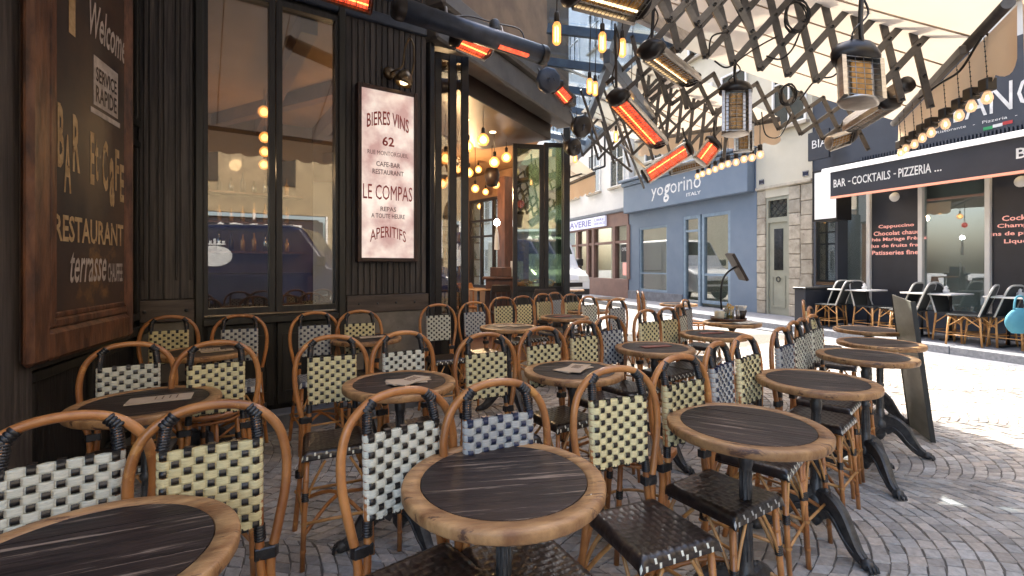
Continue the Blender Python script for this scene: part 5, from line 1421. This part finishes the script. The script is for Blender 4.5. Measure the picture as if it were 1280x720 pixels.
def far_chair(s,d,turn,label):
    global FCP
    if FCP is None:
        t=thing('street_chair','','chair'); obj('back_frame',AM['frame'],t); obj('backrest',AM['back'],t); obj('seat',AM['seat'],t); obj('braces',AM['brace'],t)
        for i in range(4): obj('leg',AM['leg%d'%i],t)
        learn(t); FCP=t; c=t
    else: c=copy_tree(FCP)
    p=FF.p(s,d,.12); base=math.atan2(FF.u.y,FF.u.x)
    c.location=p; c.rotation_euler=(0,0,base+R(turn)); c['label']=label; c['category']='chair'; c['group']='black chairs outside the pizzeria'
    return c
fd=.8
def fsx(px): return FF.s(px,fd)
# local facing -Y ; base frame: x along facade(right), -y towards the street
for px,tn,lab in (
 (1034,-92,'leftmost pale framed black chair outside the pizzeria, beside the dark planter'),
 (1050,-75,'second black chair from the left outside the pizzeria, facing the first white table'),
 (1090,88,'black chair seen from behind right of the first white table outside the pizzeria'),
 (1122,-90,'pale framed black chair just left of the leaning board outside the pizzeria'),
 (1148,-80,'pale framed black chair just right of the leaning board outside the pizzeria'),
 (1196,82,'large dark chair back right of the second white table outside the pizzeria'),
 (1222,-70,'pale framed black chair behind the pair at the right outside the pizzeria'),
 (1238,-98,'pale framed chair left of the rightmost one outside the pizzeria'),
 (1268,-88,'rightmost pale framed black chair outside the pizzeria, beside the turquoise bag')):
    far_chair(fsx(px),fd+(0.25 if px in(1050,1148,1222) else 0)-.0,tn+random.uniform(-6,6),lab)
def ftable(px,label,d=.75):
    s=FF.s(px,d); p=FF.p(s,d,.12); t=thing('street_table',label,'table',tuple(p),'white topped tables outside the pizzeria')
    base=math.atan2(FF.u.y,FF.u.x); t.rotation_euler=(0,0,base)
    m=MB(); m.box(-.36,.36,-.3,.3,.72,.745); obj('table_top',m.mesh('table_top',M['white'],bevel=.006),t)
    for x in (-.2,.2):
        m=MB(); m.tube([(x,0,.72),(x,0,.03)],.02,8); m.box(x-.03,x+.03,-.24,.24,0,.03); obj('leg',m.mesh('leg',M['blackmetal']),t)
    for k,x in enumerate((-.08,.14)):
        o=thing('table_condiment',('left' if k==0 else 'right')+' little white pot on the '+label.split(' outside')[0],'pot',tuple(p+FF.u*x+Vector((0,0,.7455))),'little white pots on the pizzeria tables')
        m=MB(); m.lathe([(.001,0),(.04,0),(.045,.05),(.02,.07),(.03,.10),(.001,.12)],12); obj('pot',m.mesh('pot',M['white']),o)
ftable(1071,'first white topped table from the left outside the pizzeria'); ftable(1170,'second white topped table from the left outside the pizzeria'); ftable(1284,'third white topped table outside the pizzeria, cut by the picture edge')
plt=thing('planter','black box planter at the left end of the pizzeria terrace','planter',tuple(FF.p(FF.s(1020,.9),.9,.12)))
plt.rotation_euler=(0,0,math.atan2(FF.u.y,FF.u.x))
m=MB(); m.box(-.12,.12,-.45,.45,0,.72); obj('box',m.mesh('box',M['navysign'],bevel=.01),plt)
m=MB(); m.box(-.14,.14,-.47,.47,.722,.76); obj('top_edge',m.mesh('top_edge',M['blackmetal'],bevel=.005),plt)
bg_=thing('bag','turquoise cloth bag hanging at the right edge by the pizzeria chairs','bag',tuple(FF.p(FF.s(1275,1.35),1.35,.10)))
m=MB(); m.grid(lambda a,b:((.17+.03*math.sin(5*a*PI))*math.cos(2*PI*a)*math.sin(PI*(.12+.85*b))**.6,.09*math.sin(2*PI*a)*math.sin(PI*(.12+.85*b))**.6,.30+.34*b),24,10); obj('sack',m.mesh('sack',M['turq'],recalc=False),bg_)
m=MB(); m.tube(cat_rom([(-.08,0,.62),(-.05,0,.78),(.05,0,.78),(.08,0,.62)],5),.012,8); obj('strap',m.mesh('strap',M['turq']),bg_)
#@@PART5
# ================================================================== OVERHEAD
AR=Vector((3.46,4.07,CH+1.44)); 
bn=Vector((2.72,2.63,CH+1.44)); bf=Vector((3.87,4.86,CH+1.44))    # front bar A
far_in=Vector((1.62,5.1,CH+2.36)); near_in=far_in+(bn-bf)+Vector((0,0,0))
def awning(name,label,bn,bf,nin,fin,seams=5,val=.34,frontmat='lattice'):
    t=thing(name,label,'awning',tuple(bf))
    def P(a,b): # a along bar 0 near..1 far, b 0 front ..1 wall
        q=bn.lerp(bf,a).lerp(nin.lerp(fin,a),b); q=q.copy(); q.z-=.05*math.sin(PI*b)*(.5+.5*math.sin(a*9)); return q+Vector((0,0,.03))
    m=MB(); m.grid(P,24,10); m.build('canvas',M['awning'],t)
    for k in range(1,seams):
        a=k/seams; m=MB(); m.tube([P(a,b/10)-Vector((0,0,.004)) for b in range(11)],.006,5); m.build('seam',M['seam'],t)
    m=MB(); m.tube([bn,bf],.032,12); m.build('front_bar',M[frontmat],t)
    m=MB(); n=int((bf-bn).length/.04)
    d=(bf-bn).normalized(); out=Vector((d.y,-d.x,0))
    if out.x<0: out=-out
    def V(a,b):
        s=a*(bf-bn).length; ph=(s/.24)%1; drop=val*(1-.16*abs(math.sin(PI*ph))**.7*0-.14*(abs(2*ph-1)**2))
        q=bn.lerp(bf,a); return q+Vector((0,0,-.02-drop*b))+out*(.035+.010*math.sin(s*17)*b)
    m.grid(V,n,6); m.build('valance',M['valance'],t)
    return t
awA=awning('awning','large beige canvas awning with scalloped valance over the near right tables',bn,bf,near_in,far_in)
# second awning further up the street
b2n=Vector((3.02,5.45,CH+1.66)); b2f=Vector((2.25,8.7,CH+2.25))
awB=awning('awning','second beige awning farther along, over the middle tables',b2n,b2f,Vector((1.6,5.6,CH+2.45)),Vector((1.2,8.9,CH+2.75)),val=.26)
# third, partly behind lattice, far left by the door post
b3n=Vector((1.55,9.1,CH+1.75)); b3f=Vector((.75,12.0,CH+1.75))
awC=awning('awning','far beige awning with scalloped valance beyond the door post',b3n,b3f,Vector((.9,9.1,CH+2.3)),Vector((.1,12,CH+2.3)),val=.34)
awD=awning('awning','beige awning over the tables along the café window wall',W2.p(-.6,3.0,3.12),W2.p(2.35,3.0,3.12),W2.p(-.6,.15,4.25),W2.p(2.35,.15,4.25),val=.30)
# small curtain end at the right end of the near awning
m=MB()
def CU(a,b):
    x=a; q=bn.lerp(bf,-.03+.02*x); top=Vector((0,0,0))
    return q+Vector((.05+.30*x*(.35+.65*b**1.4),-.04*x+.02*math.sin(x*14),.0-.52*b))
m.grid(CU,12,10); m.build('side_curtain',M['valance'],awA)
# ---- scissor arms
LB=None
def lattice(label,p0,p1,H,p,k=3,name='scissor_frame',lean=None,th=.014,wd=.040):
    p0=Vector(p0); p1=Vector(p1); e=(p1-p0); L=e.length; e.normalize()
    side=e.cross(Vector((0,0,1))).normalized(); up=side.cross(e).normalized()
    if up.z<0: up=-up
    t=thing(name,label,'awning frame',tuple(p0),'scissor frames of the awnings')
    n=int(L/p); half=k*p/2
    bl=math.hypot(half,H)
    m=MB(); m.box(-bl/2-.012,bl/2+.012,-th/2,th/2,-wd/2,wd/2)
    for q in [-.5+i/k for i in range(k+1)]:
        m.lathe([(.010,-th*1.3),(.010,th*1.3),(.001,th*1.35)],8,(q*bl,0,0),(0,1,0))
    me=m.mesh('arm_bar',M['lattice'])
    for sg,off in ((1,.008),(-1,-.008)):
        for i in range(-k,n+k+1):
            a=p0+e*(i*p); b=a+e*(sg*half)
            if not(-.02<=(i*p)<=L+.02 and -.02<=(i*p+sg*half)<=L+.02): continue
            lo=a-up*H/2; hi=b+up*H/2; mid=(lo+hi)/2+side*off
            X=(hi-lo).normalized(); Yv=side; Z=X.cross(Yv)
            o=obj('arm_bar',me,t); o.matrix_local=Matrix.Translation(mid-p0)@Matrix((X,Yv,Z)).transposed().to_4x4()
    return t
lattice('long scissor arm folding out to the front bar of the near beige awning',pt(1178,82,3.25),pt(812,4,3.4),.56,.192,wd=.046)
lattice('scissor arm with open diamonds at the far end of the near awning',Vector((3.62,4.80,CH+1.36)),Vector((1.35,5.05,CH+1.98)),.40,.22)
lattice('tightly folded scissor arm under the second awning',Vector((2.75,5.9,CH+1.62)),Vector((1.45,6.1,CH+2.2)),.70,.15,3)
lattice('scissor arm in the middle of the second awning',Vector((2.45,7.0,CH+1.85)),Vector((1.1,7.1,CH+2.2)),.75,.30,3)
lattice('farthest scissor arm under the second awning',Vector((2.15,8.4,CH+2.1)),Vector((.95,8.5,CH+2.4)),.75,.28,3)
lattice('tangled scissor arm above the glowing heaters',Vector((1.75,4.6,CH+1.75)),Vector((1.0,4.6,CH+1.98)),.5,.2,3)
lattice('nearest scissor arm overhead at the top edge, left of the hanging lantern heater',Vector((1.5,2.95,CH+1.62)),Vector((.55,2.95,CH+1.75)),.36,.17,3)
# arm tip beams
def beam(name,label,a,b,w,h,mat,cat='beam',caps=True):
    t=thing(name,label,cat,tuple(a)); m=MB(); m.bar(a,b,w,h); m.build('bar',M[mat],t,bevel=.004)
    if caps:
        d=(Vector(b)-Vector(a)).normalized(); m=MB()
        for q,s in ((Vector(a),-1),(Vector(b),1)): m.lathe([(.001,.02),(max(w,h)*.62,.018),(max(w,h)*.66,0),(max(w,h)*.6,-.03)],12,q,d*s)
        m.build('end_cap',M['blackplastic'],t)
    return t
beam('arm_beam','short grey beam with black end cap carrying the near lattice, beside the hanging lantern heater',pt(1133,106,3.35),pt(1096,128,3.6),.07,.09,'steel')
beam('arm_beam','folded grey aluminium beam crossing diagonally right of the bulbs at the centre top',pt(1204,62,3.0),pt(1152,118,3.6),.035,.06,'lattice',caps=False)
beam('arm_beam','long pale aluminium profile running back from the top centre to the far heaters',pt(778,8,3.0),pt(858,48,4.0),.05,.09,'steel',caps=False)
beam('arm_beam','slate blue beam running back beside the far red heaters',pt(758,70,4.2),pt(818,150,6.3),.06,.12,'canopysteel',caps=False)
beam('arm_beam','pale channel beam running back below the slate blue beam',pt(752,68,4.3),pt(822,150,6.2),.035,.06,'steel',caps=False)
for i,(a,b,lab) in enumerate((((748,95,7.0),(805,235,9.0),'thin dark strut sloping behind the red heaters'),((726,112,7.5),(752,190,8.2),'thin dark strut left of the lit tubular bulb'),((800,120,6.6),(850,160,7.2),'crooked dark strut among the far lattices'),((775,180,8),(812,215,7.6),'pale strut below the long red heater'),((735,170,8.4),(790,215,8.2),'grey strut beside the hanging tubular bulb'))):
    beam('strut',lab,pt(*a),pt(*b),.03,.04,'lattice' if i!=3 else 'steel','strut',caps=False)
# ---- steel and glass canopy beside the doorway
cn=thing('glass_canopy','slate blue steel and glass canopy over the corner doorway','canopy',tuple(W3.p(2,0,3.9)))
c0=3.95
for k in range(9):
    Y=4.9+k*.95
    a=Vector((.35+.08*k if k<5 else .75,Y,c0+.25)); b=Vector((1.95-.05*k,Y-.12,c0+.02))
    m=MB(); m.bar(a,b,.05,.11); m.build('rafter',M['canopysteel'],cn)
    if k<8:
        a2=Vector((.35+.08*(k+1) if k<4 else .75,Y+.95,c0+.25)); b2=Vector((1.95-.05*(k+1),Y+.83,c0+.02))
        m=MB(); z=Vector((0,0,.09)); m.hexa([a+z,b+z,b2+z,a2+z,a+z*1.1,b+z*1.1,b2+z*1.1,a2+z*1.1]); m.build('glass_panel',M['glasscanopy'],cn)
    if k%2==0:
        m=MB(); m.bar(a+Vector((.1,.05,-.02)),b+Vector((-.1,.6,-.05)),.022,.03); m.build('tie_bar',M['steel'],cn)
m=MB(); m.bar(Vector((1.98,4.3,c0)),Vector((1.5,13,c0)),.08,.16); m.build('edge_beam',M['canopysteel'],cn)
m=MB(); m.bar(Vector((1.1,3.6,c0-.15)),Vector((1.35,8.5,c0-.05)),.09,.14); m.build('middle_beam',M['blueblack'],cn)
# framed glazed screen below canopy, far
gs=thing('glazed_screen','thin black framed screen hanging beyond the door post','screen',tuple(pt(740,200,9.5)))
m=MB()
for (x0,y0,x1,y1) in ((712,222,756,208),(756,208,756,150),(740,214,740,150),(712,222,712,150)):
    m.tube([pt(x0,y0,9.5),pt(x1,y1,9.5)],.02,6)
m.build('frame',M['blackmetal'],gs)
# ---- radiant heaters
def heater(label,p0,p1,wid,face,lit,n=4,depth=.7,cord=None,capscale=1.0,body='steel'):
    p0=Vector(p0); p1=Vector(p1); ax=(p1-p0); L=ax.length; ax.normalize()
    face=Vector(face); face=(face-ax*face.dot(ax)).normalized(); sd=ax.cross(face).normalized()
    t=thing('patio_heater',label,'heater',tuple(p0),'radiant heaters under the awnings')
    def Q(a,s,f): return p0+ax*a+sd*s+face*f
    w_=wid/2; dp=wid*depth; ew=w_*(.62 if lit==2 else .46)
    m=MB()
    prof=[(-w_,0),(-w_*.94,-dp*.35),(-w_*.70,-dp*.8),(-w_*.35,-dp),(w_*.35,-dp),(w_*.70,-dp*.8),(w_*.94,-dp*.35),(w_,0),(w_*.80,.0),(w_*.66,-dp*.28),(-w_*.66,-dp*.28),(-w_*.80,0)]
    m.prism([(a,b) for a,b in prof],0,L,fn=lambda x,y,z:tuple(Q(z,x,y)))
    m.build('body',M[body],t)
    for k in range(n):
        a0=L*(.06+.88*k/n); a1=L*(.06+.88*(k+1)/n)-L*.02
        m=MB(); m.hexa([Q(a0,-ew,-dp*.27),Q(a1,-ew,-dp*.27),Q(a1,ew,-dp*.27),Q(a0,ew,-dp*.27),Q(a0,-ew,-dp*.16),Q(a1,-ew,-dp*.16),Q(a1,ew,-dp*.16),Q(a0,ew,-dp*.16)])
        e=m.build('element',M['hot2'] if lit==2 else M['amberel'],t)
        if lit:
            m=MB(); m.tube([Q(a0,w_*.2,-dp*.10),Q(a1,w_*.2,-dp*.10)],wid*.035,6); m.build('filament',M['hot'] if lit==2 else M['glowwarm'],e)
    m=MB()
    ng=max(5,int(L/.03))
    for k in range(ng+1):
        a=L*.03+L*.94*k/ng; m.tube([Q(a,-w_*.8,.0),Q(a,w_*.8,.0)],.0022,4)
    for s in (-.4,0,.4): m.tube([Q(L*.03,w_*s,.002),Q(L*.97,w_*s,.002)],.0022,4)
    m.build('guard_grille',M['rivet'],t)
    for a,sg in ((0,-1),(L,1)):
        m=MB(); cl=wid*.30*capscale if sg<0 else wid*.05
        ring=[(math.cos(x)*w_*1.10,math.sin(x)*dp*.62-dp*.45) for x in [i*2*PI/20 for i in range(20)]]
        ring=[(x*(1+.06*math.cos(6*math.atan2(y+dp*.45,x)))*(1 if sg<0 else .9),y) for x,y in ring]
        secs=[(0,1.0),(sg*cl*.5,1.03),(sg*cl*.95,.86),(sg*cl*1.2,.45)] if sg<0 else [(0,.93),(cl*.5,.93),(cl*.9,.9),(cl,.8)]
        vs=[]; 
        for z,k in secs: vs+=[Q(a+z,x*k,(y+dp*.45)*k-dp*.45) for x,y in ring]
        fs_=[(i*20+j,i*20+(j+1)%20,(i+1)*20+(j+1)%20,(i+1)*20+j) for i in range(3) for j in range(20)]+[tuple(range(60,80)),tuple(range(20))[::-1]]
        m.add(vs,fs_,0,True); m.build('end_cap',M['blackplastic' if sg<0 or n>3 else body],t)
    if cord:
        c=Vector(cord); m=MB(); m.tube(cat_rom([p0-ax*wid*.22,p0.lerp(c,.5)+sd*.01,c],4),.011,8); m.build('hanger',M['blackplastic'],t)
        m=MB(); m.tube(cat_rom([p0-ax*wid*.1-face*dp*.5,p0.lerp(c,.35)+sd*.05,p0.lerp(c,.7)-sd*.03,c],5),.005,6); m.build('cable',M['blackplastic'],t)
    return t
DN=Vector((-.1,-.6,-.8))
heater('lantern-like silver heater with amber elements hanging from a strap at the top right',pt(1079,70,2.35),pt(1082,120,2.30),.205,(-.05,-1,-.25),0,2,.55,cord=pt(1077,-6,2.4),capscale=1.5)
heater('silver heater with four amber elements hanging in the middle of the near lattice',pt(921,112,3.5),pt(921,163,3.45),.20,(-.25,-1,-.2),0,3,.55,cord=pt(919,78,3.5),capscale=1.2)
heater('second silver heater right behind the one hanging in the middle of the lattice',pt(930,155,4.3),pt(930,188,4.3),.17,(-.2,-1,-.2),0,2,.5)
heater('long silver heater with warm white lamps left of the near lattice',pt(817,72,3.0),pt(864,106,3.35),.155,(-.35,-.45,-.8),1,5,.6,cord=pt(817,8,3.1),capscale=1.6)
heater('long glowing red heater hanging in the centre of the upper picture',pt(774,130,3.7),pt(824,184,4.1),.17,(-.45,-.55,-.7),2,5,.6,cord=pt(769,30,3.8),capscale=1.5)
heater('glowing red heater tilted down to the left, below the long red one',pt(861,186,4.9),pt(808,221,4.9),.17,(-.2,-.9,-.5),2,5,.5,cord=pt(853,160,4.9),capscale=.9)
heater('short glowing red heater right of the tilted one',pt(893,180,5.2),pt(877,201,5.2),.19,(-.25,-1,-.45),2,2,.5,cord=pt(893,150,5.2),capscale=1.0)
heater('silver heater seen from the side beyond the lantern heater',pt(1112,135,3.5),pt(1066,163,3.9),.17,(.1,-.5,-.9),0,4,.7)
heater('small silver heater with amber glass under the far lattice at the right',pt(1066,172,4.4),pt(1040,181,4.4),.15,(-.1,-.7,-.7),0,3,.6)
heater('large silver heater with wire grille cut off by the top edge',pt(728,-8,2.5),pt(806,14,2.75),.20,(-.2,-.6,-.8),1,5,.55)
heater('slim silver heater behind the tilted red one',pt(882,203,5.6),pt(838,214,5.6),.11,(-.2,-1,-.3),0,4,.5)
heater('glowing orange heater mounted at the top of the window wall',pt(396,-16,3.6),pt(466,6,3.75),.17,(.35,-.8,-.9),2,4,.6,body='interwood')
heater('glowing red wall heater under the long black one over the doorway',pt(576,52,4.6),pt(613,68,4.9),.20,(.1,-.7,-.9),2,3,.6,body='steel')
heater('red square-ended heater on the corner of the doorway fascia',pt(698,112,5.6),pt(712,128,5.75),.17,(-.3,-1,-.3),2,1,.6,body='fascia')
# long black tube heater on the fascia
bt=thing('tube_heater','long black cylindrical heater running along the doorway fascia','heater',tuple(pt(500,12,3.9)))
a=pt(497,10,3.9); b=pt(679,69,4.75); m=MB(); m.tube([a,b],.088,20); m.build('tube',M['blueblack'],bt)
for q,dd in ((a,(a-b)),(b,(b-a))):
    m=MB(); m.lathe([(.094,-.05),(.096,.0),(.085,.03),(.001,.045)],20,q,dd); m.build('end_cap',M['blackplastic'],bt)
m=MB(); o_=Vector((-.01,-.05,-.075)); m.bar(a.lerp(b,.66)+o_,a.lerp(b,.88)+o_,.05,.02); m.build('glowing_strip',M['hot2'],bt)
for f in (.3,.7):
    q=a.lerp(b,f); m=MB(); m.tube([q,q+Vector((-.05,.25,.28))],.014,8); m.build('bracket',M['steel'],bt)
m=MB(); q=a.lerp(b,.62); m.lathe([(.05,0),(.05,.08),(.03,.1),(.001,.1)],14,q+Vector((0,.02,.09))); m.build('junction_box',M['iron'],bt)
m=MB(); m.tube(cat_rom([a.lerp(b,.35)+Vector((0,0,.09)),a.lerp(b,.45)+Vector((0,.05,.16)),q+Vector((0,.02,.16)),a.lerp(b,.8)+Vector((0,.05,.2)),a.lerp(b,.85)+Vector((0,0,.09))],6),.007,6); m.build('cable',M['blackplastic'],bt)
# loudspeakers / projectors with oval backs
def speaker(px,py,Y,r,lab,rz=0,fx=(.3,-1,-.1)):
    c=pt(px,py,Y); t=thing('loudspeaker',lab,'loudspeaker',tuple(c),'dark oval loudspeakers by the door post')
    f=Vector(fx).normalized()
    m=MB(); m.lathe([(.001,.035),(r*.78,.03),(r*.96,.012),(r,-.01),(r*.95,-.05),(r*.72,-.13),(r*.4,-.15),(.001,-.155)],9,c,f)
    m.build('body',M['blackplastic'] if rz else M['blueblack'],t)
    m=MB(); m.tube([c-f*.15,c-f*.18+Vector((-.05,.1,.22))],.012,6); m.build('bracket',M['iron'],t)
    m=MB()
    for k in range(5): m.lathe([(.001,.004),(r*.08,.002),(r*.08,-.004)],8,c+f*.075+Vector((random.uniform(-.3,.3)*r,0,random.uniform(-.3,.3)*r)),f)
    m.build('vent',M['darksign'],t)
speaker(686,100,5.3,.145,'blue black oval loudspeaker on the corner of the doorway fascia')
speaker(728,158,6.2,.15,'upper dark oval loudspeaker right of the door post',1,(.4,-.8,-.3))
speaker(718,184,6.6,.13,'lower dark oval loudspeaker right of the door post',1,(.5,-.7,-.2))
# tubular filament bulbs
TB=[(696,42,3.2,3.9,'tubular lit bulb hanging nearest the doorway fascia'),(737,108,4.6,3.95,'left one of two tubular bulbs hanging close together'),(744,111,5.0,3.95,'right one of two tubular bulbs hanging close together'),(753,53,3.6,3.9,'tubular lit bulb left of the pair below the silver grille heater'),(778,60,3.9,3.9,'tubular lit bulb right of the pair below the silver grille heater'),(789,125,5.2,3.9,'tubular bulb half hidden behind the long red heater'),(770,171,6.4,3.7,'lowest tubular bulb, below the long red heater'),(719,197,6.8,3.5,'round-ish tubular bulb right of the door post')]
for px,py,Y,top,lab in TB:
    c=pt(px,py,Y); t=thing('filament_bulb',lab,'light bulb',tuple(c),'tubular filament bulbs hanging on cords')
    k=.155/2; r=.028
    m=MB(); m.lathe([(.001,-k),(r*.6,-k*.93),(r,-k*.75),(r,k*.7),(r*.6,k*.95),(.012,k)],14,c); gb=m.build('glass',M['bulb'],t)
    m=MB()
    for q in range(3): a=q*2*PI/3+px; m.tube([c+Vector((r*.4*math.cos(a),r*.4*math.sin(a),-k*.7)),c+Vector((r*.4*math.cos(a),r*.4*math.sin(a),k*.6))],r*.16,6)
    m.build('filament',M['core'],gb)
    m=MB(); m.lathe([(.014,k*.95),(.018,k*1.05),(.018,k*1.7),(.008,k*1.9)],10,c); m.build('socket',M['blackplastic'],t)
    m=MB(); m.tube([c+Vector((0,0,k*1.8)),Vector((c.x+.02,c.y,max(top,c.z+.4)))],.0045,5); m.build('cord',M['blackplastic'],t)
    m=MB()
    for q in range(4):
        a=q*PI/2; m.tube([c+Vector((r*1.03*math.cos(a),r*1.03*math.sin(a),-k*.7)),c+Vector((r*1.03*math.cos(a),r*1.03*math.sin(a),k*.7))],.0012,4)
    m.build('cage_wires',M['brass'],t)
# string of bulbs along the near front bar
SA=[(1234,108,3.12),(1214,119,3.3),(1199,131,3.5),(1182,142,3.75),(1164,153,4.0),(1153,160,4.25),(1143,168,4.5),(1132,174,4.75),(1126,179,4.95)]
ORD=['nearest and largest','second','third','fourth','fifth','sixth','seventh','eighth','ninth and farthest']
prev=None
pts_=[]
for (px,py,Y),od in zip(SA,ORD):
    Y*=.93; c=pt(px,py+8,Y); t=thing('festoon_bulb',od+' bulb from the right in the string along the near awning valance','light bulb',tuple(c),'festoon bulbs along the near awning')
    m=MB(); m.lathe([(.001,-.070),(.018,-.064),(.028,-.045),(.028,-.025),(.018,.0),(.014,.008)],14,c); gb=m.build('glass',M['bulbpale'],t)
    m=MB(); m.lathe([(.001,-.052),(.011,-.04),(.006,-.015)],8,c); m.build('filament',M['core'],gb)
    m=MB(); m.box(c.x-.032,c.x+.032,c.y-.032,c.y+.032,c.z+.008,c.z+.085); m.build('socket',M['blackplastic'],t,bevel=.006)
    m=MB(); m.tube([c+Vector((0,0,.085)),c+Vector((-.02,0,.34))],.0028,4)
    for k in range(8): m.lathe([(.002,-.006),(.0055,0),(.002,.006)],5,c+Vector((-.02*k/8,0,.10+k*.03)))
    m.build('chain',M['iron'],t); pts_.append(c+Vector((0,0,.05)))
t=thing('festoon_cable','black cable linking the bulbs along the near awning valance','cable',tuple(pts_[0]))
m=MB(); pp=[]
for a,b in zip(pts_[:-1],pts_[1:]): pp+=[a,a.lerp(b,.5)-Vector((0,0,.035))]
pp.append(pts_[-1]); m.tube(cat_rom(pp,3),.006,6); m.build('wire',M['blackplastic'],t)
m=MB(); m.tube(cat_rom([pts_[0]+Vector((0,0,.03)),pt(1246,88,3.0),pt(1246,62,2.95),pt(1233,42,2.95),pt(1222,54,2.97),pt(1200,88,3.1),pt(1174,105,3.25),pt(1148,124,3.35)],6),.008,6); m.build('feed_cable',M['blackplastic'],t)
# second string, further
SB=[(950,193,4.9),(940,197,5.1),(930,199,5.25),(920,203,5.4),(910,205,5.55),(902,208,5.7),(894,212,5.9),(886,215,6.1),(878,218,6.3),(872,221,6.5)]
cab=[]
for i,(px,py,Y) in enumerate(SB):
    c=pt(px,py-4,Y); t=thing('festoon_bulb',['rightmost','second','third','fourth','fifth','sixth','seventh','eighth','ninth','leftmost'][i]+' small pale bulb'+(' from the right' if 0<i<9 else '')+' in the string above the blue shop sign','light bulb',tuple(c),'small festoon bulbs above the blue shop sign')
    m=MB(); m.lathe([(.001,-.078),(.025,-.07),(.038,-.045),(.034,-.015),(.016,.01)],12,c); gb=m.build('glass',M['bulbpale'],t)
    m=MB(); m.lathe([(.001,-.06),(.017,-.045),(.01,-.015)],8,c); m.build('filament',M['core'],gb)
    m=MB(); m.lathe([(.02,.0),(.024,.01),(.024,.06),(.01,.07)],8,c); m.tube([c+Vector((0,0,.06)),c+Vector((0,0,.30))],.004,4); m.build('socket',M['blackplastic'],t); cab.append(c+Vector((0,0,.05)))
t=thing('festoon_cable','thin cable linking the small bulbs above the blue shop sign','cable',tuple(cab[0])); m=MB(); m.tube(cab,.005,5); m.build('wire',M['blackplastic'],t)
# cables & coils on the lattice
def coil(px,py,Y,r,lab):
    c=pt(px,py,Y); t=thing('cable_coil',lab,'cable',tuple(c)); m=MB()
    P=[]
    for i in range(60): a=i/60*2*PI*4; P.append(c+Vector((r*math.cos(a)*(.72+.05*math.sin(a*1.7)),.02*math.sin(a*.6),r*math.sin(a)*(1+.06*math.cos(a*.9)))))
    m.tube(P,.0055,5); m.build('coil',M['blackplastic'],t)
coil(996,21,3.2,.105,'coiled black cable hanging on the near lattice at the top edge')
coil(985,119,3.7,.080,'smaller coiled black cable hanging below the near lattice')
CB=[([(1000,40,3.2),(990,62,3.25),(975,74,3.3),(958,70,3.3)],'black cable looping below the upper coil'),([(893,76,3.3),(905,84,3.3),(915,82,3.3),(925,74,3.3),(945,60,3.3),(972,45,3.3)],'black cable sagging left of the near lattice'),([(1060,75,3.25),(1042,95,3.3),(1020,100,3.35),(1000,125,3.5)],'black cable hanging behind the lantern heater'),([(910,40,3.3),(890,46,3.3),(886,70,3.3)],'black cable at the left end of the near lattice'),([(990,140,4.6),(975,170,4.7),(957,168,4.7),(952,140,4.7)],'thin cable loop below the smaller coil')]
for P_,lab in CB:
    P_=[pt(*q) for q in P_]; t=thing('hanging_cable',lab,'cable',tuple(P_[0]),'loose cables under the awnings'); m=MB(); m.tube(cat_rom(P_,6),.006,6); m.build('wire',M['blackplastic'],t)
# dark pole beside the terrace (post right of the doors)
